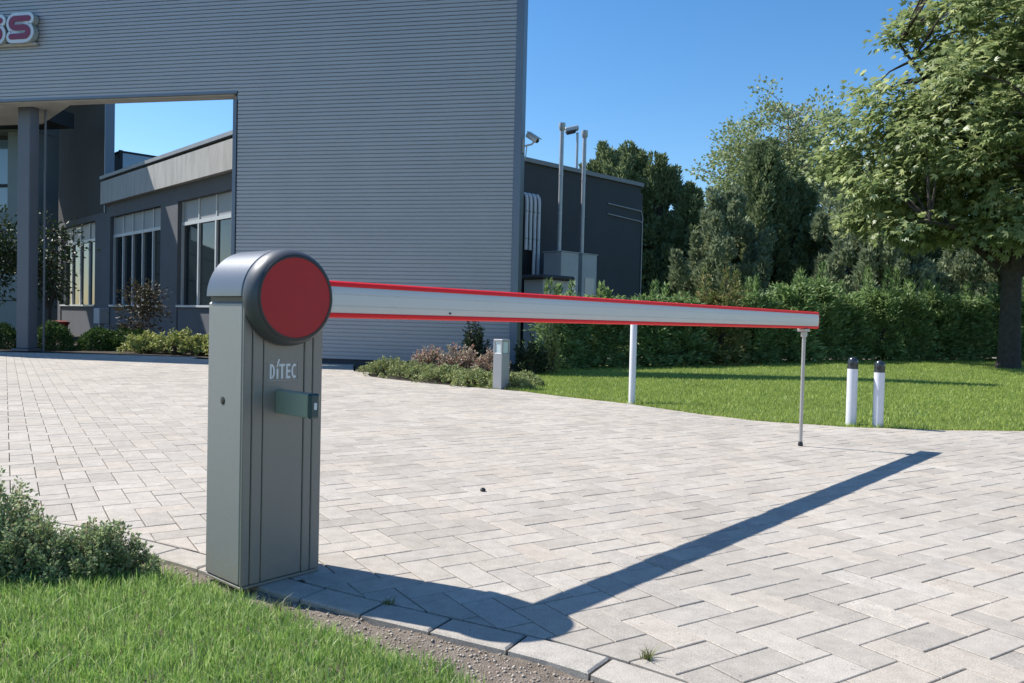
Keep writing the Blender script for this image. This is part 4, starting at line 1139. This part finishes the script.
# shrubs seen through the opening
for (x, y, rx, h), lb in zip([(-8.25, 18.0, .52, .42), (-7.45, 17.8, .50, .46), (-6.8, 17.6, .46, .40), (-6.2, 17.3, .40, .36)], ['sunlit yellow-green shrub farthest from the barrier cabinet', 'tallest of the sunlit yellow-green shrubs before the office', 'sunlit yellow-green shrub next to the one behind the cabinet', 'sunlit yellow-green shrub half hidden behind the barrier cabinet']):
    low_shrub('yellow_shrub', lb, 'shrub', x, y, -0.02, rx, rx * .8, h, 170, 14, 0.075, 0.034, M['yellowleaf'], 'sunlit shrubs before the office', shape=0.4)
def clipped(x, y, r, h, label):
    t = thing('clipped_bush', label, 'bush', (x, y, -0.02), 'round bushes before the office')
    n = 3200; d = unit(rng.normal(size=(n, 3))); d[:, 2] = np.abs(d[:, 2])
    rad = rng.uniform(0.82, 1.03, n)[:, None] * (1 + 0.05 * np.sin(d[:, :1] * 9 + x))
    V, T = leaves(d * rad * (r, r, h), d + 0.8 * rng.normal(size=(n, 3)), 0.07, 0.035)
    np_mesh('foliage', V, T, M['boxleaf'], t)
    stems_mesh([([(0, 0, 0), (math.cos(a) * r * .3, math.sin(a) * r * .3, h * .5), (math.cos(a) * r * .6, math.sin(a) * r * .6, h * .8)], 0.02, 0.006) for a in np.linspace(0, 5.2, 6)], 'stem', M['twig'], t)
clipped(-10.6, 18.4, .45, .62, 'round clipped green bush at the foot of the steel column')
clipped(-9.75, 18.9, .45, .50, 'low dark round bush next to the clipped bush')
clipped(-11.9, 18.6, .5, .55, 'dark round bush left of the steel column at the picture edge')
clipped(-9.2, 19.2, .6, .50, 'wide dark round bush against the office wall')

def branchy_tree(name, label, cat, loc, trunk_h, r0, centre, rad, nclump, per, spread, mode, L, W, mat, bark, group=None, droop=0.3, nlimb=7, trunk_lean=(0, 0), bias=0.45, up=0.0, filt=None):
    """trunk, limbs, branches to clumps spread through an ellipsoid, leaves round each clump"""
    t = thing(name, label, cat, loc, group)
    c = np.array(centre, float); rad = np.array(rad, float)
    top = np.array([trunk_lean[0], trunk_lean[1], trunk_h])
    lines = [([(0, 0, -0.15), (trunk_lean[0] * .05, trunk_lean[1] * .05, 0.12), (trunk_lean[0] * .4, trunk_lean[1] * .4, trunk_h * .5), tuple(top)], r0 * 1.12, r0 * 0.82)]
    mb = MB(); mb.tube([(0, 0, -0.2), (0, 0, 0.0), (0.01, 0, 0.25), (trunk_lean[0] * .4, trunk_lean[1] * .4, trunk_h * .55), tuple(top + (0, 0, 0.15))], [r0 * 1.4, r0 * 1.22, r0 * 1.04, r0 * .94, r0 * .88], 14)
    tr = mb.build('trunk', bark, None, True, angle=80); tr.parent = t
    limbs, lm = [], MB()
    for k in range(nlimb):
        a = 2 * math.pi * (k + 0.3 * rng.random()) / nlimb; e = 0.55 if k % 2 else 0.95
        if k == 0: end = c + (0.1, 0, rad[2] * 0.75)
        else: end = c + np.array([math.cos(a) * rad[0] * .72, math.sin(a) * rad[1] * .72, rad[2] * (rng.uniform(-0.55, 0.55))])
        p0 = top - (0, 0, 0.12 * trunk_h * rng.random()); m1 = p0 * .65 + end * .35 + (0, 0, 0.12 * np.linalg.norm(end - p0)); m2 = p0 * .3 + end * .7 + (0, 0, 0.08 * np.linalg.norm(end - p0))
        pts = [p0, m1, m2, end]; limbs.append(pts)
        lm.tube([tuple(p) for p in pts], [r0 * .52, r0 * .36, r0 * .2, r0 * .07], 8)
    P, D = [], []
    cl = []
    while len(cl) < nclump:
        d = rng.normal(size=3); d /= np.linalg.norm(d)
        q = c + d * rad * rng.random() ** bias
        lumpy = 0.72 + 0.55 * noise.noise((q[0] * .55 + loc[0], q[1] * .55, q[2] * .55))
        if (np.linalg.norm((q - c) / rad)) > lumpy + 0.18: continue
        if filt and not filt(q): continue
        cl.append(q)
    for q in cl:
        best = min(((np.linalg.norm(p * (1 - s) + p2 * s - q), p * (1 - s) + p2 * s) for L_ in limbs for p, p2 in zip(L_, L_[1:]) for s in (0, .33, .66)), key=lambda z: z[0])
        p0 = best[1]; m = (p0 + q) / 2 + (0, 0, 0.12 * best[0])
        lm.tube([tuple(p0), tuple(m), tuple(q)], [0.028 + r0 * .03, 0.018, 0.007], 5)
        n = int(per * rng.uniform(0.5, 1.4)); sg = spread * rng.uniform(0.75, 1.25)
        off = rng.normal(size=(n, 3)) * sg * (1, 1, 0.62)
        P.append(q + off); D.append(off / sg * 0.8 + unit((q - c)[None] + 1e-6) * 0.7 + (0, 0, up - droop) + 0.6 * rng.normal(size=(n, 3)))
    br = lm.build('branch', bark, None, True, angle=80); br.parent = t
    P = np.concatenate(P); D = np.concatenate(D)
    Ls = L * rng.uniform(0.7, 1.25, len(P))
    if mode == 'lobed':
        nr = np.tile((0, 0, 1.0), (len(P), 1)) + 0.5 * unit(P - c)
        V, T = lobed(P, D, Ls, nr)
    else: V, T = leaves(P, D, Ls, W * rng.uniform(.7, 1.2, len(P)))
    np_mesh('crown', V, T, mat, t)
    return t
TX, TY = 9.69, 15.6
branchy_tree('broadleaf_tree', 'large green broadleaf tree with a thick dark trunk on the lawn', 'tree', (TX, TY, lawn_z(TX, TY)), 1.95, 0.19, (0.25, 0.1, 4.75), (3.65, 3.6, 4.1), 400, 135, 0.22, 'lobed', 0.135, 0, M['mapleleaf'], M['bark'], droop=0.35, nlimb=9, bias=0.42,
             filt=lambda q: q[2] > 2.25 + 0.12 * max(0, q[0] + 1.5) and not (abs(q[0]) < 0.8 and q[2] < 2.3 and q[1] < 0.6) and q[0] > -3.25 + 0.30 * max(0, q[2] - 4.4))

# small trees and a dark-leaved shrub by the entrance
branchy_tree('small_tree', 'dark small tree between steel column and entrance glass', 'tree', (-11.75, 20.3, 0), 0.9, 0.05, (0, 0, 2.1), (.62, .6, 1.3), 34, 45, 0.2, 'leaf', 0.13, 0.06, M['darkleaf'], M['bark'], droop=.1)
branchy_tree('small_tree', 'dark small tree at the left picture edge behind the column', 'tree', (-13.1, 20.0, 0), 0.9, 0.05, (0, 0, 2.2), (.9, .9, 1.5), 60, 60, 0.2, 'leaf', 0.13, 0.06, M['darkleaf'], M['bark'], droop=.1)
branchy_tree('reddish_shrub', 'tall thin reddish-brown shrub before the middle office window', 'shrub', (-9.0, 19.4, 0), 0.4, 0.03, (0, 0, 0.95), (.50, .45, .75), 40, 40, 0.13, 'leaf', 0.085, 0.04, M['darkrusset'], M['twig'], droop=.0)
pot = thing('red_container', 'red plastic container standing by the office wall', 'container', (-13.6, 24.0, 0))
mb = MB(); mb.lathe((-13.6, 24.0, 0), (0, 0, 1), [(0, .18), (.02, .20), (.48, .25), (.48, .28), (.53, .28), (.53, .25), (.45, .23)], 20, cap0=True); mb.build('tub', M['redpot'], pot, True, angle=30)
mb = MB(); mb.lathe((-13.6, 24.0, 0), (0, 0, 1), [(.531, .29), (.56, .28), (.59, .15), (.60, .001)], 20); mb.build('lid', M['redpot'], pot, True, angle=30)
el = thing('meter_box', 'pale grey meter box on a short stand by the office windows', 'box', (-13.0, 25.3, 0))
mb = MB(); mb.box((-13.0, 25.3, 0.75), (.55, .3, .5), FAX, 0.02); mb.build('box', M['unit'], el)
mb = MB(); mb.box((-13.0, 25.3, 0.25), (.12, .12, .5), FAX); mb.build('stand', M['steel'], el)

# hedge of young conifers
def hedge_conifer(seed, h, r, mat, n=4200):
    """one young conifer: leaning sprays round a stem, several leaders on top"""
    nl = rng.integers(6, 10)
    lead = [(rng.uniform(-.6, .6) * r * .8, rng.uniform(-.5, .5) * r * .7, h * rng.uniform(.80, 1.30)) for _ in range(nl)]
    P, D = [], []
    # branches: upswept, feathery
    lines = [([(0, 0, -0.05), (0.01, 0.02, h * .5), (0, 0, h * .92)], 0.045, 0.010)]
    for l in lead: lines.append(([(l[0] * .2, l[1] * .2, h * .3), (l[0] * .8, l[1] * .8, l[2] * .7), l], 0.02, 0.005))
    nb = 300
    for k in range(nb):
        low = k % 5 == 0; z0 = 0.04 + h * rng.random() * (0.14 if low else 0.86); a = rng.uniform(0, 2 * math.pi)
        env = r * (1.0 - 0.52 * (z0 / h) ** 2.0) * (0.72 + 0.28 * math.sin(a * 2 + seed) ** 2)
        ln = env * rng.uniform(.8, 1.15); out = np.array([math.cos(a), math.sin(a), 0]); dirn = out * 1.0 + (0, 0, rng.uniform(.0, .2) if low else rng.uniform(.25, .85))
        dirn /= np.linalg.norm(dirn); p0 = np.array([0, 0, z0]); m = n // nb
        s = rng.random(m) ** 0.55
        c = p0 + dirn * (s * ln)[:, None]; c[:, 2] -= 0.12 * (s * ln) ** 2
        side = np.cross(dirn, (0, 0, 1)); side /= np.linalg.norm(side)
        P.append(c + rng.normal(size=(m, 3)) * 0.045); D.append(dirn * 1.0 + side * rng.choice([-1, 1], m)[:, None] * rng.uniform(.2, .9, m)[:, None] + rng.normal(size=(m, 3)) * .35)
    for l in lead:
        m = 120; s = rng.random(m); L0 = np.array(l)
        c = L0 - np.array((0, 0, 0.62)) * (1 - s)[:, None]
        a = rng.uniform(0, 2 * np.pi, m)
        rad = (0.16 * (1 - s) + .015)
        c[:, 0] += np.cos(a) * rad * .5; c[:, 1] += np.sin(a) * rad * .5
        P.append(c); D.append(np.column_stack([np.cos(a), np.sin(a), 0.9 + s]))
    P = np.concatenate(P); D = np.concatenate(D); P[:, 2] = np.maximum(P[:, 2], 0.02)
    return leaves(P, D, 0.115 * rng.uniform(.6, 1.3, len(P)), 0.034 * rng.uniform(.7, 1.3, len(P)), .2), lines
HL = [(0.98, 15.2), (2.0, 15.55), (4.2, 16.25), (7.6, 17.55), (11.5, 18.45), (15.5, 19.5)]
HD = densify(HL, 0.02)
acc, spots = 0, [HD[0]]
for a, b in zip(HD, HD[1:]):
    acc += math.hypot(b[0] - a[0], b[1] - a[1])
    if acc > 0.82: spots.append(b); acc = 0
protos = []
for k in range(5):
    (V, T), lines = hedge_conifer(k * 1.7, 1.58, 0.70, M['hedgeleaf'], 7600)
    me_t = (V, T, lines); protos.append(me_t)
made = {}
NUM = ['first', 'second', 'third', 'fourth', 'fifth', 'sixth', 'seventh', 'eighth', 'ninth', 'tenth', 'eleventh', 'twelfth', 'thirteenth', 'fourteenth', 'fifteenth', 'sixteenth', 'seventeenth', 'eighteenth', 'nineteenth', 'twentieth']
for i, (x, y) in enumerate(spots):
    x += random.gauss(0, .06); y += random.gauss(0, .08); z = lawn_z(x, y) - 0.02
    lab = 'young feathery conifer, %s in the hedge row counting from the ribbed wall' % NUM[i % 20]
    dry = i == 4
    k = 9 if dry else i % 5
    sc = (random.uniform(.95, 1.1), random.uniform(.95, 1.1), random.uniform(.88, 1.08))
    if i < 4: sc = (1.0, 1.0, 0.86)
    if k not in made:
        t = thing('hedge_conifer', lab, 'conifer', (x, y, z), 'young conifers in the hedge row')
        V, T, lines = protos[k % 5]
        np_mesh('foliage', V, T, M['hedgebrown' if dry else 'hedgeleaf'], t)
        stems_mesh(lines, 'trunk', M['bark'], t)
        t.scale = sc; t.rotation_euler.z = random.uniform(0, 6)
        made[k] = t
    else:
        t = copy_thing(made[k], (x, y, z), random.uniform(0, 6), sc); t['label'] = lab
    if dry: t['label'] = 'browning dry conifer, %s in the hedge row counting from the ribbed wall' % NUM[i]

# tall conifers and a poplar in the distance
def big_conifer(name, label, loc, h, r, mat, n=30000, lobes=50, L=0.24, W=0.10, narrow=1.5, group=None):
    t = thing(name, label, 'conifer', loc, group)
    P, D = [], []
    cs = []
    npl = int(70 + 9 * h)
    ph = rng.uniform(0, 6, 4)
    for k in range(npl):
        z = h * rng.uniform(.03, .90); a = rng.uniform(0, 2 * math.pi); f = z / h
        env = r * max(.12, (1 - f ** narrow)) * (1 + .22 * math.sin(2 * a + ph[0] + 3 * f) + .16 * math.sin(3 * a + ph[1] - 7 * f) + .12 * math.sin(11 * f + ph[2]))
        q = env * (rng.uniform(.72, 1.08) if k % 3 else rng.uniform(.2, .7))
        cs.append((math.cos(a) * q, math.sin(a) * q, z, rng.uniform(.55, 1.1) * (0.085 * h + .35)))
    cs += [(rng.normal() * .12 * r, rng.normal() * .12 * r, h * rng.uniform(.80, .93), .10 * h) for _ in range(4)]
    m = n // len(cs)
    for cx, cy, cz, s in cs:
        u = rng.random(m) ** .8; th = rng.uniform(0, 2 * np.pi, m)
        wv = s * .36 * np.sqrt(np.maximum(0.02, 1 - u ** 1.5)) * (0.45 + .55 * np.minimum(1, u * 5)) * rng.uniform(.55, 1.0, m)
        o = math.hypot(cx, cy) + 1e-6; lean = np.array((cx / o, cy / o, 0)) * .22
        c = np.column_stack([np.cos(th) * wv, np.sin(th) * wv, (u - .3) * s * 1.25]) + lean * (u * s)[:, None]
        P.append(np.array((cx, cy, cz)) + c)
        D.append(np.column_stack([np.cos(th), np.sin(th), 1.0 + 0 * th]) * (.75, .75, 1) + lean * .8 + .35 * rng.normal(size=(m, 3)))
    P = np.concatenate(P); D = np.concatenate(D); P[:, 2] = np.maximum(P[:, 2], .1)
    V, T = leaves(P, D, L * rng.uniform(.6, 1.3, len(P)), W * rng.uniform(.7, 1.3, len(P)), .25)
    np_mesh('foliage', V, T, mat, t)
    stems_mesh([([(0, 0, -.2), (0, 0, h * .5), (0, 0, h * .95)], .03 * h, .006 * h)] + [([(0, 0, c[2] * .7), (c[0] * .6, c[1] * .6, c[2] * .9), (c[0], c[1], c[2])], .012 * h, .003 * h) for c in cs[::5]], 'trunk', M['bark'], t)
    return t
FARG = 'tall conifers behind the hedge'
for (x, y, h, r, mk_, lb, nr) in [
    (4.4, 37.5, 9.0, 1.5, 'cypress', 'dark tall conifer rising just behind the gable roof', 2.6),
    (5.7, 38.5, 9.2, 1.5, 'cypress', 'tallest dark conifer of the clump right of the gable', 2.4),
    (6.9, 38.0, 8.5, 1.6, 'cypress', 'dark conifer next to the tallest one right of the gable', 2.2),
    (8.1, 37.5, 7.2, 1.5, 'cypress', 'lowest dark conifer at the right end of the clump by the gable', 2.0),
    (8.9, 33.5, 6.2, 2.0, 'bluefir', 'rounded grey-green conifer in front of the dark tall clump', 2.8),
    (10.6, 37.5, 6.6, 2.0, 'cypress', 'bushy dark conifer in the dip left of the pointed one', 2.4),
    (11.1, 36.0, 9.0, 1.7, 'cypress', 'dark pointed conifer standing in front of the pale poplar', 1.3),
    (12.6, 36.5, 7.6, 1.9, 'cypress', 'broad dark conifer right of the pointed one below the poplar', 2.0),
    (14.2, 34.0, 7.6, 2.3, 'bluefir', 'grey-green conifer at the foot of the pale poplar', 1.8),
    (16.4, 33.0, 7.4, 2.4, 'cypress', 'dark conifer between poplar and broadleaf crown', 2.0),
    (13.2, 29.0, 4.6, 2.2, 'bluefir', 'low grey-green conifer just behind the hedge centre', 2.0),
    (17.6, 29.0, 5.6, 2.1, 'bluefir', 'grey-green conifer seen below the broadleaf crown', 1.8),
    (20.3, 30.0, 6.2, 2.2, 'cypress', 'dark conifer half hidden by the broadleaf crown', 1.9),
    (23.0, 30.5, 6.5, 2.3, 'bluefir', 'grey-green conifer behind the broadleaf trunk', 1.9),
    (26.2, 31.5, 7.0, 2.5, 'cypress', 'dark conifer at the right picture edge behind the trunk', 1.9),
]:
    big_conifer('tall_conifer', lb, (x, y, 0.2), h, r, M[mk_], group=FARG, narrow=nr)
branchy_tree('poplar_tree', 'airy pale green poplar with upright branches behind the dark conifers', 'tree', (14.9, 44, 0.2), 4.5, 0.26, (-.2, 0, 8.7), (4.7, 3.8, 5.4), 340, 75, 0.36, 'leaf', 0.19, 0.14, M['poplar'], M['palebark'], droop=-.1, nlimb=11, bias=.5)
for k, (x, y, h, lb) in enumerate([(30, 58, 9, 'distant bushy tree far behind the poplar'), (22, 60, 8, 'distant bushy tree far behind the dark conifers'), (38, 52, 9, 'distant bushy tree beyond the right picture edge conifer'), (5, 62, 7, 'distant low tree beyond the gable roof')]):
    branchy_tree('distant_tree', lb, 'tree', (x, y, 0), h * .3, .25, (0, 0, h * .58), (h * .45, h * .45, h * .42), 90, 70, .6, 'leaf', .4, .25, M['darkleaf'], M['bark'], 'distant trees')
# a stray dark pebble on the paving
mb = MB(); mb.lathe((-0.135, 4.19, 0), (0, 0, 1), [(-.002, .012), (.008, .016), (.017, .010), (.02, .001)], 9); tagp(mb.build('dark_pebble', M['rim'], None, True, origin=(-0.135, 4.19, 0)), 'tiny dark stone lying alone on the open paving', 'stone')

# ------------------------------------------------------------------ light, sky, camera
SUN_AZ, SUN_EL = R(-67.5), R(48.9)
w = bpy.data.worlds.new('World'); scene.world = w; w.use_nodes = True
nt = w.node_tree; bg = nt.nodes['Background']
sky = nt.nodes.new('ShaderNodeTexSky'); sky.sky_type = 'NISHITA'; sky.sun_disc = False
sky.sun_elevation = SUN_EL; sky.sun_rotation = SUN_AZ % (2 * math.pi)
sky.air_density = 1.0; sky.dust_density = 0.3; sky.ozone_density = 2.2; sky.altitude = 200
hsv = nt.nodes.new('ShaderNodeHueSaturation'); hsv.inputs['Saturation'].default_value = 1.3
nt.links.new(sky.outputs[0], hsv.inputs['Color']); nt.links.new(hsv.outputs[0], bg.inputs['Color']); bg.inputs['Strength'].default_value = 0.117
sl = bpy.data.lights.new('Sun', 'SUN'); sl.energy = 5.0; sl.angle = R(0.53); sl.color = (1.0, 0.955, 0.885)
so = bpy.data.objects.new('Sun', sl); COL.objects.link(so)
tosun = Vector((math.sin(SUN_AZ) * math.cos(SUN_EL), math.cos(SUN_AZ) * math.cos(SUN_EL), math.sin(SUN_EL)))
so.rotation_euler = (-tosun).to_track_quat('-Z', 'Y').to_euler(); so.location = tosun * 40

cd = bpy.data.cameras.new('Camera'); cam = bpy.data.objects.new('Camera', cd); COL.objects.link(cam)
cd.sensor_width = 36; cd.lens = 36 * 800 / 1024; cd.clip_start = 0.05; cd.clip_end = 3000
pt, ro = R(1.47), R(1.35)
r0 = Vector((1, 0, 0)); f0 = Vector((0, math.cos(pt), -math.sin(pt))); u0 = Vector((0, math.sin(pt), math.cos(pt)))
iu = r0 * math.cos(ro) + u0 * math.sin(ro); iv = -r0 * math.sin(ro) + u0 * math.cos(ro)
cam.matrix_world = Matrix((( iu.x, iv.x, -f0.x, 0), (iu.y, iv.y, -f0.y, 0), (iu.z, iv.z, -f0.z, 0.9), (0, 0, 0, 1)))
scene.camera = cam
vs_ = scene.view_settings
vs_.view_transform = 'Standard'; vs_.look = 'None'; vs_.gamma = 1; vs_.exposure = 0.60
scene.cycles.max_bounces = 8; scene.cycles.transparent_max_bounces = 8
scene.cycles.use_denoising = True
scene.render.film_transparent = False
